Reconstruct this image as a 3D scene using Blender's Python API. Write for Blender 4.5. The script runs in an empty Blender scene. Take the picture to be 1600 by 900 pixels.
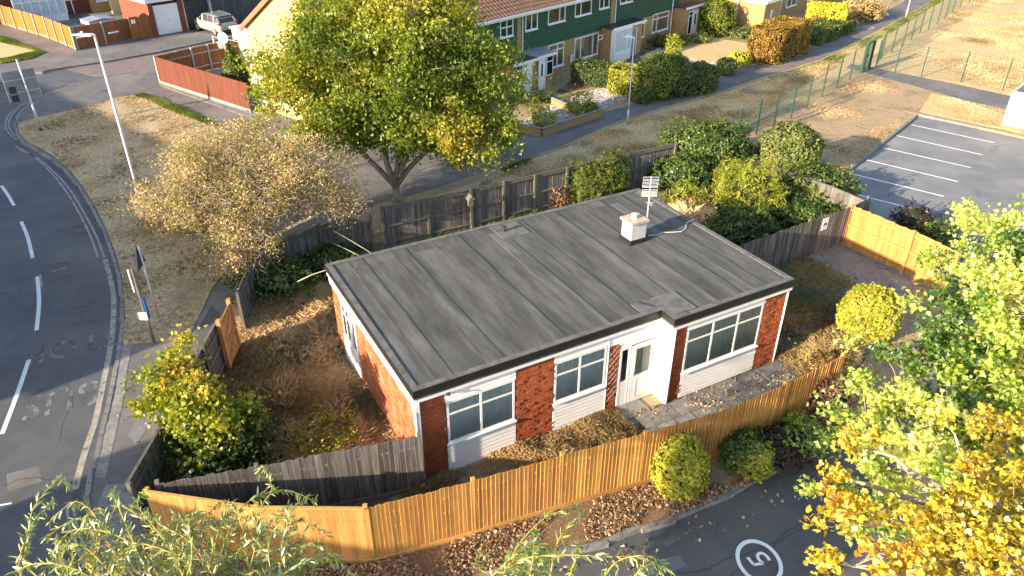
import bpy, math, random
import numpy as np
from math import sin, cos, pi, radians, atan2
from mathutils import Vector
from mathutils.noise import noise as pnoise

random.seed(11); RNG = np.random.default_rng(11)
scene = bpy.context.scene
COL = scene.collection

# ------------------------------------------------------------------ camera
F_PX, PITCH, CAM_H = 1174.1, 0.544, 14.113          # focal length (px of a 1600 wide frame), tilt, drone height
cam_d = bpy.data.cameras.new("camera"); cam = bpy.data.objects.new("camera", cam_d)
COL.objects.link(cam); scene.camera = cam
cam_d.sensor_width = 36; cam_d.lens = F_PX / 1600 * 36
cam_d.clip_start = 0.1; cam_d.clip_end = 2000
cam.location = (0, 0, CAM_H); cam.rotation_euler = (pi/2 - PITCH, 0, 0)

# ------------------------------------------------------------------ light
SUN_EL = radians(17.6)
SUN_DIR = Vector((-0.795*cos(SUN_EL), -0.607*cos(SUN_EL), sin(SUN_EL)))      # towards the sun
sd = bpy.data.lights.new("sun", 'SUN'); so = bpy.data.objects.new("sun", sd); COL.objects.link(so)
sd.energy = 5.0; sd.angle = radians(0.6); sd.color = (1.0, 0.83, 0.62)
so.rotation_euler = SUN_DIR.to_track_quat('Z', 'Y').to_euler()
w = bpy.data.worlds.new("World"); scene.world = w; w.use_nodes = True
nt = w.node_tree; bg = nt.nodes['Background']
sky = nt.nodes.new('ShaderNodeTexSky'); sky.sky_type = 'NISHITA'; sky.sun_disc = False
sky.sun_elevation = SUN_EL; sky.sun_rotation = atan2(SUN_DIR.x, SUN_DIR.y)
sky.air_density = 1.0; sky.dust_density = 1.2; sky.ozone_density = 1.0
nt.links.new(sky.outputs[0], bg.inputs[0]); bg.inputs[1].default_value = 0.15
scene.view_settings.view_transform = 'Standard'; scene.view_settings.look = 'None'
scene.view_settings.exposure = 1.48; scene.view_settings.gamma = 1
scene.render.resolution_x = 1024; scene.render.resolution_y = 576

# ------------------------------------------------------------------ survey: photograph pixel -> real point at height z
_c, _s = cos(PITCH), sin(PITCH)
def G(px, py, z=0.0):
    X = (px-800)/F_PX; Y = (py-450)/F_PX
    dx, dy, dz = X, _c - Y*_s, -_s - Y*_c
    t = (z-CAM_H)/dz
    return (dx*t, dy*t, z)
def G2(px, py, z=0.0): return G(px, py, z)[:2]
def GL(pts, z=0.0): return [G2(p[0], p[1], z) for p in pts]

# ------------------------------------------------------------------ helpers
def link(o, parent=None):
    COL.objects.link(o)
    if parent is not None: o.parent = parent
    return o
def tag(o, label=None, cat=None, group=None, kind=None):
    if label: o['label'] = label
    if cat: o['category'] = cat
    if group: o['group'] = group
    if kind: o['kind'] = kind
    return o
def empty(name, loc=(0,0,0), rz=0.0, label=None, cat=None, group=None):
    o = bpy.data.objects.new(name, None); COL.objects.link(o)
    o.location = loc; o.rotation_euler = (0,0,rz); o.empty_display_size = .3
    return tag(o, label, cat, group)
def inst(name, me, parent, loc, rot=(0,0,0), scale=None):
    o = bpy.data.objects.new(name, me); link(o, parent); o.location = loc; o.rotation_euler = rot
    if scale: o.scale = scale
    return o
class MB:
    def __init__(s): s.v = []; s.f = []; s.m = []
    def add(s, vs, fs, mi=0):
        n = len(s.v); s.v.extend(vs); s.f.extend([tuple(i+n for i in f) for f in fs]); s.m.extend([mi]*len(fs)); return s
    def box(s, x0, x1, y0, y1, z0, z1, mi=0):
        vs = [(x0,y0,z0),(x1,y0,z0),(x1,y1,z0),(x0,y1,z0),(x0,y0,z1),(x1,y0,z1),(x1,y1,z1),(x0,y1,z1)]
        return s.add(vs, [(0,3,2,1),(4,5,6,7),(0,1,5,4),(1,2,6,5),(2,3,7,6),(3,0,4,7)], mi)
    def beam(s, p, q, w, h, mi=0, up=(0,0,1)):
        p = Vector(p); q = Vector(q); d = (q-p)
        if d.length < 1e-6: return s
        d.normalize(); u = Vector(up)
        if abs(d.dot(u)) > .98: u = Vector((1,0,0))
        a = d.cross(u).normalized()*(w/2); b = a.cross(d).normalized()*(h/2)
        vs = [tuple(r) for r in (p-a-b, p+a-b, p+a+b, p-a+b, q-a-b, q+a-b, q+a+b, q-a+b)]
        return s.add(vs, [(0,1,2,3),(7,6,5,4),(0,4,5,1),(1,5,6,2),(2,6,7,3),(3,7,4,0)], mi)
    def tube(s, pts, rad, n=6, mi=0, cap=True):
        pts = [Vector(p) for p in pts]; m = len(pts)
        if not hasattr(rad, '__len__'): rad = [rad]*m
        base = len(s.v)
        for i, p in enumerate(pts):
            d = (pts[min(i+1,m-1)] - pts[max(i-1,0)])
            if d.length < 1e-9: d = Vector((0,0,1))
            d.normalize(); u = Vector((0,0,1)) if abs(d.z) < .9 else Vector((1,0,0))
            a = d.cross(u).normalized(); b = a.cross(d)
            for k in range(n):
                t = 2*pi*k/n; s.v.append(tuple(p + (a*cos(t)+b*sin(t))*rad[i]))
        for i in range(m-1):
            for k in range(n):
                k2 = (k+1) % n
                s.f.append((base+i*n+k, base+i*n+k2, base+(i+1)*n+k2, base+(i+1)*n+k)); s.m.append(mi)
        if cap:
            s.f.append(tuple(base+k for k in range(n))[::-1]); s.m.append(mi)
            s.f.append(tuple(base+(m-1)*n+k for k in range(n))); s.m.append(mi)
        return s
    def prism(s, poly, z0, z1, mi=0):
        n = len(poly)
        if sum(poly[i][0]*poly[(i+1)%n][1]-poly[(i+1)%n][0]*poly[i][1] for i in range(n)) < 0: poly = poly[::-1]
        vs = [(x,y,z0) for x,y in poly]+[(x,y,z1) for x,y in poly]
        fs = [tuple(range(n, 2*n)), tuple(range(n))[::-1]] + [(i,(i+1)%n,n+(i+1)%n,n+i) for i in range(n)]
        return s.add(vs, fs, mi)
    def profile(s, prof, y0, y1, mi=0):       # closed outline in (x,z), pushed along y
        n = len(prof)
        vs = [(x,y0,z) for x,z in prof]+[(x,y1,z) for x,z in prof]
        fs = [tuple(range(n)), tuple(range(n,2*n))[::-1]] + [(i,n+i,n+(i+1)%n,(i+1)%n) for i in range(n)]
        return s.add(vs, fs, mi)
    def mesh(s, name, mats):
        me = bpy.data.meshes.new(name); me.from_pydata(s.v, [], s.f)
        mats = mats if isinstance(mats, (list,tuple)) else [mats]
        for m in mats: me.materials.append(m)
        if len(mats) > 1: me.polygons.foreach_set('material_index', s.m)
        me.update(); return me
    def build(s, name, mats, parent=None, smooth=False, **kw):
        me = s.mesh(name, mats)
        if smooth: me.polygons.foreach_set('use_smooth', [True]*len(me.polygons))
        o = bpy.data.objects.new(name, me); link(o, parent)
        return tag(o, **kw)
def rel(mb, org):       # shift all vertices so that the object's root can sit at org
    ox, oy, oz = org; mb.v = [(x-ox, y-oy, z-oz) for x,y,z in mb.v]; return mb

def np_mesh(name, V, Fc, mat, tint=None, smooth=False):
    me = bpy.data.meshes.new(name); k = Fc.shape[1]
    me.vertices.add(len(V)); me.vertices.foreach_set('co', V.astype(np.float32).ravel())
    me.loops.add(Fc.size); me.loops.foreach_set('vertex_index', Fc.astype(np.int32).ravel())
    me.polygons.add(len(Fc)); me.polygons.foreach_set('loop_start', np.arange(0, Fc.size, k, dtype=np.int32))
    me.polygons.foreach_set('loop_total', np.full(len(Fc), k, dtype=np.int32))
    if smooth: me.polygons.foreach_set('use_smooth', np.ones(len(Fc), dtype=bool))
    me.update(calc_edges=True)
    if tint is not None:
        a = me.attributes.new('tint', 'FLOAT', 'POINT'); a.data.foreach_set('value', tint.astype(np.float32))
    me.materials.append(mat); return me

# leaf outlines: (verts xyz, triangles)
LEAF = {
 'oval': ([(0,0,0),(.38,.5,.1),(0,1,0),(-.38,.5,.1)], [(0,1,2),(0,2,3)]),
 'narrow': ([(0,0,0),(.09,.4,.03),(0,1,-.12),(-.09,.4,.03)], [(0,1,2),(0,2,3)]),
 'maple': ([(0,.28,-.04),(0,0,0),(.3,.1,.03),(.5,.42,.06),(.26,.52,.02),(.22,.82,.06),(0,1.0,.0),(-.22,.82,.06),(-.26,.52,.02),(-.5,.42,.06),(-.3,.1,.03)],
           [(0,1,2),(0,2,3),(0,3,4),(0,4,5),(0,5,6),(0,6,7),(0,7,8),(0,8,9),(0,9,10),(0,10,1)]),
 'lobed': ([(0,0,0),(.42,.3,.08),(.2,.5,.02),(.26,.85,.08),(0,1,0),(-.26,.85,.08),(-.2,.5,.02),(-.42,.3,.08)], [(0,1,2),(2,3,4),(0,2,4),(0,4,6),(4,5,6),(0,6,7)]),
}
def leaves(name, P, size, mat, parent, shape='oval', tint=None, up=.5, dirs=None, spread=1.0, stuff=True, org=(0,0,0)):
    P = np.asarray(P, float); N = len(P)
    vs, ts = LEAF[shape]; vs = np.array(vs); ts = np.array(ts)
    n = RNG.normal(size=(N,3))*spread; n[:,2] += up*1.6
    if dirs is not None: n += dirs*.9
    n /= np.linalg.norm(n, axis=1)[:,None]+1e-9
    t = RNG.normal(size=(N,3)); t[:,2] -= .5
    t -= n*(t*n).sum(1)[:,None]; t /= np.linalg.norm(t, axis=1)[:,None]+1e-9
    b = np.cross(t, n)
    sz = size*RNG.uniform(.7, 1.25, N)
    fold = RNG.uniform(-1, 2.2, N)
    V = P[:,None,:] + sz[:,None,None]*(vs[None,:,0,None]*b[:,None,:] + (vs[None,:,1,None]-.4)*t[:,None,:] + (vs[None,:,2,None]*fold[:,None,None])*n[:,None,:])
    V = V.reshape(-1,3) - np.array(org)
    Fc = (ts[None]+ (np.arange(N)*len(vs))[:,None,None]).reshape(-1,3)
    if tint is None: tint = RNG.uniform(0,1,N)
    me = np_mesh(name, V, Fc, mat, np.repeat(tint, len(vs)))
    o = bpy.data.objects.new(name, me); link(o, parent)
    if stuff: o['kind'] = 'stuff'
    return o
def inpoly(x, y, poly):
    r = np.zeros(len(x), bool); n = len(poly)
    for i in range(n):
        x1,y1 = poly[i]; x2,y2 = poly[(i+1)%n]
        c = ((y1 > y) != (y2 > y)) & (x < (x2-x1)*(y-y1)/((y2-y1) if y2 != y1 else 1e-9)+x1)
        r ^= c
    return r
def scatter(poly, n):
    p = np.array(poly); lo, hi = p.min(0), p.max(0); out = []
    k = 0
    while k < n:
        q = RNG.uniform(lo, hi, (n*2, 2)); q = q[inpoly(q[:,0], q[:,1], poly)]; out.append(q); k += len(q)
        if len(q) == 0: break
    return np.concatenate(out)[:n]
def nz(P, sc, seed=0.0):
    return np.array([pnoise(Vector((p[0]*sc+seed, p[1]*sc-seed, (p[2] if len(p) > 2 else 0)*sc+seed*.3))) for p in P])
def blades(name, pts, h, wd, mat, lean=.35, tint=None, z0=0., clump=3, label=None, hv=None):
    """grass: thin triangles standing in tufts"""
    P = np.repeat(np.asarray(pts), clump, 0); N = len(P)
    P = P + RNG.normal(size=(N,2))*.04
    H = h*RNG.uniform(.4,1.3,N)
    if hv is not None: H *= np.repeat(hv, clump)
    a = RNG.uniform(0, 2*pi, N); d = np.stack([np.cos(a), np.sin(a)], 1)
    L = d*(RNG.uniform(.1,1,N)*lean*1.5*H)[:,None]; pr = np.stack([-d[:,1], d[:,0]],1)*wd/2
    V = np.zeros((N,4,3))
    V[:,0,:2] = P-pr; V[:,1,:2] = P+pr; V[:,2,:2] = P+L*.35+pr*.7; V[:,3,:2] = P+L
    V[:,0,2] = z0-.01; V[:,1,2] = z0-.01; V[:,2,2] = z0+H*.6; V[:,3,2] = z0+H*.95
    Fc = (np.array([(0,1,2),(0,2,3)])[None]+(np.arange(N)*4)[:,None,None]).reshape(-1,3)
    if tint is None: tint = RNG.uniform(0,1,len(pts))
    tt = np.clip(np.repeat(tint, clump)+RNG.normal(size=N)*.12, 0, 1)
    me = np_mesh(name, V.reshape(-1,3), Fc, mat, np.repeat(tt,4))
    o = bpy.data.objects.new(name, me); COL.objects.link(o); o['kind'] = 'stuff'
    if label: o['label'] = label; 
    return o

# ------------------------------------------------------------------ materials
def _mat(name):
    m = bpy.data.materials.new(name); m.use_nodes = True; t = m.node_tree
    for n in list(t.nodes): t.nodes.remove(n)
    out = t.nodes.new('ShaderNodeOutputMaterial'); return m, t, out
def nd(t, typ, **kw):
    n = t.nodes.new(typ)
    for k, v in kw.items(): setattr(n, k, v)
    return n
def ramp(t, fac, stops):
    r = nd(t, 'ShaderNodeValToRGB'); e = r.color_ramp.elements
    while len(e) < len(stops): e.new(.5)
    for i, (p, c) in enumerate(stops): e[i].position = p; e[i].color = (*c, 1)
    t.links.new(fac, r.inputs[0]); return r.outputs[0]
def noise(t, scale, detail=4, rough=.6, vec=None, dist=0):
    n = nd(t, 'ShaderNodeTexNoise'); n.inputs['Scale'].default_value = scale; n.inputs['Detail'].default_value = detail
    n.inputs['Roughness'].default_value = rough; n.inputs['Distortion'].default_value = dist
    if vec is not None: t.links.new(vec, n.inputs['Vector'])
    return n.outputs[0]
def mix(t, fac, a, b, mode='MIX'):
    m = nd(t, 'ShaderNodeMix', data_type='RGBA', blend_type=mode)
    if isinstance(fac, float): m.inputs[0].default_value = fac
    else: t.links.new(fac, m.inputs[0])
    for i, c in ((6,a),(7,b)):
        if isinstance(c, tuple): m.inputs[i].default_value = (*c, 1)
        else: t.links.new(c, m.inputs[i])
    return m.outputs[2]
def mr(t, v, a, b, c, d):
    m = nd(t, 'ShaderNodeMapRange'); t.links.new(v, m.inputs[0])
    for i, x in enumerate((a,b,c,d)): m.inputs[i+1].default_value = x
    return m.outputs[0]
def surf(name, stops, scale=3., detail=6, rough=.85, spec=.3, bump=.0, bscale=60., stretch=None, rnd=0., coarse=None, dirt=None, metal=0., speck=None, gen='Object', cs=False):
    """general opaque surface: noise-driven colour ramp, optional per-object variation, second large-scale tone, dirt and relief"""
    m, t, out = _mat(name)
    tc = nd(t, 'ShaderNodeTexCoord'); v = tc.outputs[gen]
    if gen == 'World':
        pass
    if stretch:
        mp = nd(t, 'ShaderNodeMapping'); mp.inputs['Scale'].default_value = stretch; t.links.new(v, mp.inputs[0]); vs = mp.outputs[0]
    else: vs = v
    if rnd:
        oi = nd(t, 'ShaderNodeObjectInfo')
        ad = nd(t, 'ShaderNodeVectorMath', operation='MULTIPLY_ADD')
        cv = nd(t, 'ShaderNodeCombineXYZ')
        for i in range(3): t.links.new(oi.outputs['Random'], cv.inputs[i])
        t.links.new(cv.outputs[0], ad.inputs[0]); ad.inputs[1].default_value = (37,53,71); t.links.new(vs, ad.inputs[2]); vs = ad.outputs[0]
    f = noise(t, scale, detail, .65, vs)
    col = ramp(t, f, stops)
    if coarse:
        sc, lo, hi, c2 = coarse
        g = mr(t, noise(t, sc, 5 if cs else 3, .6, vs if cs else v), lo, hi, 0, 1); col = mix(t, g, col, c2)
    if speck:
        sc, lo, hi, c2 = speck
        g = mr(t, noise(t, sc, 2, .5, v), lo, hi, 0, 1); col = mix(t, g, col, c2)
    if dirt:
        sc, lo, hi, c2 = dirt
        g = mr(t, noise(t, sc, 8, .75, v, .6), lo, hi, 0, 1); col = mix(t, g, col, c2)
    if rnd:
        hs = nd(t, 'ShaderNodeHueSaturation'); t.links.new(col, hs.inputs['Color'])
        t.links.new(mr(t, oi.outputs['Random'], 0, 1, 1-rnd, 1+rnd), hs.inputs['Value'])
        wn = nd(t, 'ShaderNodeTexWhiteNoise', noise_dimensions='1D'); t.links.new(oi.outputs['Random'], wn.inputs['W'])
        t.links.new(mr(t, wn.outputs[0], 0, 1, .5-.03*rnd, .5+.03*rnd), hs.inputs['Hue']); col = hs.outputs[0]
    p = nd(t, 'ShaderNodeBsdfPrincipled'); t.links.new(col, p.inputs['Base Color'])
    p.inputs['Roughness'].default_value = rough; p.inputs['Specular IOR Level'].default_value = spec; p.inputs['Metallic'].default_value = metal
    if bump:
        bn = nd(t, 'ShaderNodeBump'); bn.inputs['Strength'].default_value = bump; bn.inputs['Distance'].default_value = .02
        t.links.new(noise(t, bscale, 5, .7, vs), bn.inputs['Height']); t.links.new(bn.outputs[0], p.inputs['Normal'])
    t.links.new(p.outputs[0], out.inputs[0]); return m
def leafmat(name, stops, trans=.35, gloss=.04):
    m, t, out = _mat(name)
    at = nd(t, 'ShaderNodeAttribute', attribute_name='tint'); col = ramp(t, at.outputs['Fac'], stops)
    d = nd(t, 'ShaderNodeBsdfDiffuse'); tr = nd(t, 'ShaderNodeBsdfTranslucent'); g = nd(t, 'ShaderNodeBsdfGlossy')
    g.inputs['Roughness'].default_value = .45
    t.links.new(col, d.inputs[0]); t.links.new(mix(t, .55, col, (.55,.55,.12), 'MULTIPLY'), tr.inputs[0])
    hs = nd(t, 'ShaderNodeHueSaturation'); hs.inputs['Saturation'].default_value = 1.1; hs.inputs['Value'].default_value = 1.5
    t.links.new(col, hs.inputs['Color']); t.links.new(hs.outputs[0], tr.inputs[0])
    a = nd(t, 'ShaderNodeMixShader'); a.inputs[0].default_value = trans; t.links.new(d.outputs[0], a.inputs[1]); t.links.new(tr.outputs[0], a.inputs[2])
    b = nd(t, 'ShaderNodeMixShader'); b.inputs[0].default_value = gloss; t.links.new(a.outputs[0], b.inputs[1]); t.links.new(g.outputs[0], b.inputs[2])
    t.links.new(b.outputs[0], out.inputs[0]); return m
def glassmat(name, tintc=(.7,.78,.8), refl=.12):
    m, t, out = _mat(name)
    tr = nd(t, 'ShaderNodeBsdfTransparent'); tr.inputs[0].default_value = (*tintc,1)
    g = nd(t, 'ShaderNodeBsdfGlossy'); g.inputs['Roughness'].default_value = .04
    fr = nd(t, 'ShaderNodeFresnel'); fr.inputs[0].default_value = 1.5
    a = nd(t, 'ShaderNodeMath', operation='MULTIPLY_ADD'); t.links.new(fr.outputs[0], a.inputs[0]); a.inputs[1].default_value = 1.2; a.inputs[2].default_value = refl*.3
    mx = nd(t, 'ShaderNodeMixShader'); t.links.new(a.outputs[0], mx.inputs[0]); t.links.new(tr.outputs[0], mx.inputs[1]); t.links.new(g.outputs[0], mx.inputs[2])
    t.links.new(mx.outputs[0], out.inputs[0]); return m
M = {}
M['dry'] = surf('dry_soil', [(.3,(.24,.165,.095)),(.5,(.39,.275,.16)),(.7,(.51,.375,.23))], 9, 8, .95, .1, .9, 40, coarse=(.35,.5,.7,(.20,.17,.075)), dirt=(1.3,.55,.7,(.17,.12,.075)))
M['verge'] = surf('verge_turf', [(.3,(.23,.165,.085)),(.48,(.43,.325,.19)),(.68,(.60,.465,.29))], 7, 9, .95, .1, 1., 50, coarse=(.45,.54,.72,(.26,.205,.12)), dirt=(2.2,.60,.72,(.21,.17,.10)))
M['field'] = surf('field_turf', [(.3,(.38,.265,.12)),(.5,(.55,.40,.20)),(.7,(.66,.50,.27))], 5, 9, .95, .1, 1., 30, coarse=(.2,.5,.7,(.46,.34,.20)), dirt=(.9,.60,.74,(.38,.29,.16)))
M['soil'] = surf('garden_soil', [(.3,(.10,.086,.06)),(.5,(.19,.16,.108)),(.7,(.30,.255,.175))], 8, 8, .95, .1, 1., 50, coarse=(.8,.45,.6,(.07,.055,.03)))
M['road'] = surf('road_asphalt', [(.3,(.062,.066,.072)),(.7,(.10,.104,.109))], 1.1, 8, .8, .35, .5, 220, coarse=(.25,.45,.65,(.125,.125,.125)), speck=(160,.6,.72,(.19,.19,.19)), dirt=(.7,.58,.66,(.056,.06,.066)))
M['access'] = surf('access_asphalt', [(.3,(.066,.067,.072)),(.7,(.108,.106,.107))], 1.6, 8, .85, .3, .5, 200, coarse=(.3,.45,.65,(.135,.126,.118)), dirt=(.9,.6,.7,(.055,.056,.06)), speck=(120,.62,.72,(.16,.15,.14)))
M['carpark'] = surf('carpark_asphalt', [(.3,(.15,.152,.158)),(.7,(.20,.197,.195))], 1.2, 8, .85, .3, .4, 200, coarse=(.25,.45,.65,(.25,.24,.23)), dirt=(.6,.6,.7,(.12,.12,.122)), speck=(90,.62,.72,(.17,.16,.15)))
M['pave'] = surf('pavement_asphalt', [(.3,(.11,.104,.10)),(.7,(.165,.153,.144))], 2.2, 8, .9, .25, .5, 160, coarse=(.4,.45,.65,(.20,.18,.165)), speck=(130,.6,.72,(.24,.22,.2)), dirt=(1.1,.56,.68,(.075,.07,.068)))
M['pink'] = surf('resurfaced_road', [(.3,(.16,.12,.11)),(.7,(.24,.185,.165))], 1.5, 8, .9, .2, .4, 120, coarse=(.4,.45,.65,(.19,.155,.14)))
M['conc'] = surf('concrete', [(.3,(.17,.16,.145)),(.7,(.33,.31,.28))], 6, 8, .9, .25, .5, 60, rnd=.14, coarse=(1.2,.48,.65,(.19,.18,.15)), dirt=(3,.56,.7,(.12,.11,.09)))
M['kerb'] = surf('kerb_concrete', [(.3,(.15,.145,.135)),(.7,(.27,.26,.24))], 9, 8, .9, .25, .4, 60, rnd=.16, dirt=(4,.55,.7,(.09,.085,.075)))
M['slab'] = surf('paving_slab', [(.3,(.14,.135,.13)),(.7,(.25,.24,.225))], 5, 8, .9, .25, .5, 70, rnd=.16, dirt=(3,.52,.68,(.085,.08,.07)), coarse=(1.5,.5,.7,(.17,.16,.13)))
M['yardc'] = surf('yard_concrete', [(.3,(.15,.15,.152)),(.7,(.25,.248,.245))], 3, 8, .9, .25, .5, 70, dirt=(1.6,.55,.66,(.085,.084,.082)), coarse=(.8,.52,.7,(.30,.29,.28)))
M['gravel'] = surf('gravel', [(.35,(.22,.19,.16)),(.5,(.48,.44,.39)),(.65,(.70,.66,.60))], 22, 3, .95, .2, 1., 60)
M['felt'] = surf('roof_felt', [(.3,(.050,.049,.047)),(.5,(.088,.086,.080)),(.68,(.145,.141,.131))], 2.6, 9, .9, .25, .6, 150, rnd=.10, stretch=(1,.16,1), cs=True, coarse=(3.2,.56,.75,(.135,.130,.120)), dirt=(2.5,.62,.74,(.070,.067,.062)))
M['felt2'] = surf('roof_felt_edge', [(.3,(.10,.095,.088)),(.7,(.18,.17,.155))], 4, 9, .88, .3, .6, 120, dirt=(3,.5,.66,(.07,.066,.06)))
M['feltwet'] = surf('roof_puddle_stain', [(.3,(.03,.034,.04)),(.7,(.045,.048,.052))], 3, 6, .5, .5, .1, 80)
M['blackf'] = surf('black_fascia', [(.3,(.012,.012,.013)),(.7,(.022,.021,.021))], 5, 4, .45, .5, .05, 40)
M['white'] = surf('white_upvc', [(.3,(.74,.74,.73)),(.7,(.82,.82,.81))], 3, 5, .35, .45, .0, 40)
M['clad'] = surf('white_cladding', [(.3,(.78,.77,.75)),(.7,(.86,.855,.84))], 3, 6, .45, .4, .05, 30, rnd=.03, dirt=(4,.70,.82,(.55,.50,.43)))
M['brick'] = surf('red_brick', [(.3,(.25,.062,.024)),(.5,(.36,.092,.036)),(.7,(.42,.12,.05))], 6, 6, .9, .2, .5, 120, rnd=.10)
M['brickj'] = surf('red_brick_field', [(.3,(.30,.075,.03)),(.5,(.44,.13,.05)),(.7,(.56,.20,.09))], 5, 8, .9, .2, .5, 120, coarse=(2.4,.5,.7,(.48,.22,.13)))
M['mortar'] = surf('mortar', [(.3,(.05,.022,.014)),(.7,(.09,.042,.026))], 12, 5, .95, .1, .4, 90)
M['ybrick'] = surf('buff_brick', [(.3,(.42,.28,.12)),(.5,(.58,.42,.19)),(.7,(.66,.50,.25))], 3.5, 4, .9, .2, .4, 80, dirt=(7,.60,.70,(.22,.13,.06)), stretch=(1,1,3.5))
M['ybrick2'] = surf('tan_brick', [(.3,(.26,.155,.065)),(.5,(.40,.25,.105)),(.7,(.50,.34,.16))], 4.5, 4, .9, .2, .4, 80, dirt=(6,.57,.68,(.12,.065,.035)), stretch=(1,1,3.5))
M['dbrick'] = surf('dark_brick', [(.3,(.14,.045,.03)),(.7,(.26,.085,.055))], 8, 5, .9, .2, .4, 80)
M['green'] = surf('green_hung_tile', [(.3,(.018,.062,.032)),(.5,(.030,.095,.05)),(.7,(.045,.125,.068))], 7, 6, .75, .3, .3, 60, rnd=.1, dirt=(9,.66,.78,(.12,.17,.11)))
M['rtile'] = surf('brown_roof_tile', [(.3,(.11,.060,.042)),(.5,(.19,.105,.072)),(.7,(.27,.155,.11))], 7, 6, .85, .2, .3, 60, rnd=.14)
M['rtiled'] = surf('dark_roof_tile', [(.3,(.035,.035,.04)),(.7,(.075,.07,.07))], 7, 6, .85, .2, .3, 60)
M['barge'] = surf('brown_barge', [(.3,(.28,.11,.06)),(.7,(.38,.16,.09))], 5, 5, .7, .3)
M['ofence'] = surf('orange_fence_timber', [(.25,(.28,.14,.04)),(.5,(.43,.22,.06)),(.75,(.55,.31,.11))], 5, 8, .75, .25, .35, 90, stretch=(3,3,.35), rnd=.22, coarse=(1.1,.5,.72,(.34,.185,.065)), dirt=(5,.62,.76,(.22,.13,.05)), speck=(11,.68,.74,(.30,.12,.03)))
M['ofence3'] = surf('rust_orange_fence', [(.3,(.27,.085,.015)),(.5,(.36,.12,.02)),(.7,(.44,.165,.03))], 5, 7, .75, .25, .35, 90, stretch=(3,3,.35), rnd=.10)
M['ofence2'] = surf('orange_post_timber', [(.3,(.42,.19,.045)),(.7,(.64,.34,.10))], 6, 7, .75, .25, .3, 90, stretch=(3,3,.5))
M['rfence'] = surf('red_brown_fence', [(.3,(.11,.034,.020)),(.7,(.17,.055,.031))], 4, 6, .8, .25, .3, 80, stretch=(3,3,.4), rnd=.12)
M['bfence'] = surf('brown_fence', [(.3,(.22,.085,.03)),(.7,(.34,.14,.05))], 4, 6, .8, .25, .3, 80, stretch=(3,3,.4), rnd=.12)
M['gfence'] = surf('weathered_fence', [(.28,(.055,.048,.042)),(.5,(.15,.135,.118)),(.72,(.30,.275,.24))], 5, 9, .92, .15, .6, 90, stretch=(4,4,.4), rnd=.3, dirt=(3,.58,.7,(.075,.07,.05)))
M['gpost'] = surf('weathered_post', [(.3,(.09,.08,.068)),(.7,(.20,.18,.152))], 5, 8, .92, .15, .5, 90, stretch=(3,3,.4), rnd=.15)
M['cpost'] = surf('concrete_post', [(.3,(.34,.32,.28)),(.7,(.50,.47,.42))], 6, 6, .9, .2, .3, 60, rnd=.1)
M['gate'] = surf('new_gate_timber', [(.3,(.36,.155,.05)),(.5,(.50,.24,.085)),(.7,(.62,.34,.14))], 5, 7, .75, .2, .3, 80, stretch=(3,3,.4), rnd=.12)
M['shed'] = surf('dark_cladding', [(.3,(.045,.055,.06)),(.7,(.10,.115,.12))], 3, 6, .8, .3, .3, 60, stretch=(4,4,.3), rnd=.2)
M['galv'] = surf('galvanised_steel', [(.3,(.42,.43,.44)),(.7,(.60,.61,.62))], 3, 5, .45, .5, .05, 60, metal=.35)
M['alu'] = surf('aluminium', [(.3,(.62,.62,.62)),(.7,(.78,.78,.78))], 3, 4, .35, .5, .0, 40, metal=.4)
M['dkmetal'] = surf('dark_metal', [(.3,(.03,.03,.032)),(.7,(.06,.06,.062))], 3, 4, .5, .4)
M['signback'] = surf('sign_back', [(.3,(.20,.22,.24)),(.7,(.28,.30,.32))], 3, 4, .6, .3)
M['greenm'] = surf('green_powder_coat', [(.3,(.010,.05,.035)),(.7,(.016,.075,.05))], 3, 4, .5, .4)
M['blue'] = surf('blue_plastic', [(.3,(.02,.09,.36)),(.7,(.03,.13,.45))], 3, 4, .45, .4)
M['red'] = surf('sign_red', [(.3,(.55,.03,.02)),(.7,(.65,.05,.03))], 3, 4, .45, .4)
M['curtain'] = surf('grey_curtain', [(.3,(.60,.63,.61)),(.7,(.76,.79,.77))], 4, 5, .9, .1)
M['cream'] = surf('cream_blind', [(.3,(.60,.58,.44)),(.7,(.68,.66,.52))], 2, 3, .8, .1)
M['pale'] = surf('pale_curtain', [(.3,(.45,.50,.52)),(.7,(.62,.67,.69))], 4, 5, .9, .1)
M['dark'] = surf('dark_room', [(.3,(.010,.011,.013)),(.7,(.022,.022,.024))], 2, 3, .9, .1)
M['pinkc'] = surf('brown_curtain', [(.3,(.16,.085,.06)),(.7,(.27,.15,.11))], 3, 4, .9, .1)
M['woodc'] = surf('orange_furniture', [(.3,(.35,.15,.06)),(.7,(.50,.24,.10))], 3, 4, .7, .2)
M['glass'] = glassmat('window_glass', (.86,.91,.93), .05); M['glassd'] = glassmat('car_glass', (.06,.07,.08), .2)
M['carp'] = surf('champagne_car_paint', [(.3,(.40,.385,.33)),(.7,(.44,.425,.37))], 1, 2, .28, .6, metal=.25)
M['carroof'] = surf('car_roof_glass', [(.3,(.13,.14,.15)),(.7,(.18,.19,.20))], 1, 2, .2, .6)
M['tyre'] = surf('tyre', [(.3,(.015,.015,.015)),(.7,(.03,.03,.03))], 8, 3, .9, .2)
M['plate'] = surf('number_plate', [(.3,(.60,.46,.04)),(.7,(.70,.54,.06))], 3, 3, .5, .4)
M['bark'] = surf('maple_bark', [(.3,(.12,.10,.075)),(.5,(.28,.245,.19)),(.7,(.42,.38,.30))], 4, 8, .95, .1, .6, 60, stretch=(1,1,.5))
M['barkd'] = surf('dark_bark', [(.3,(.05,.04,.03)),(.7,(.15,.12,.09))], 5, 8, .95, .1, .6, 60)
M['barkl'] = surf('pale_twig', [(.3,(.26,.20,.13)),(.7,(.46,.38,.27))], 5, 6, .9, .1)
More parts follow.
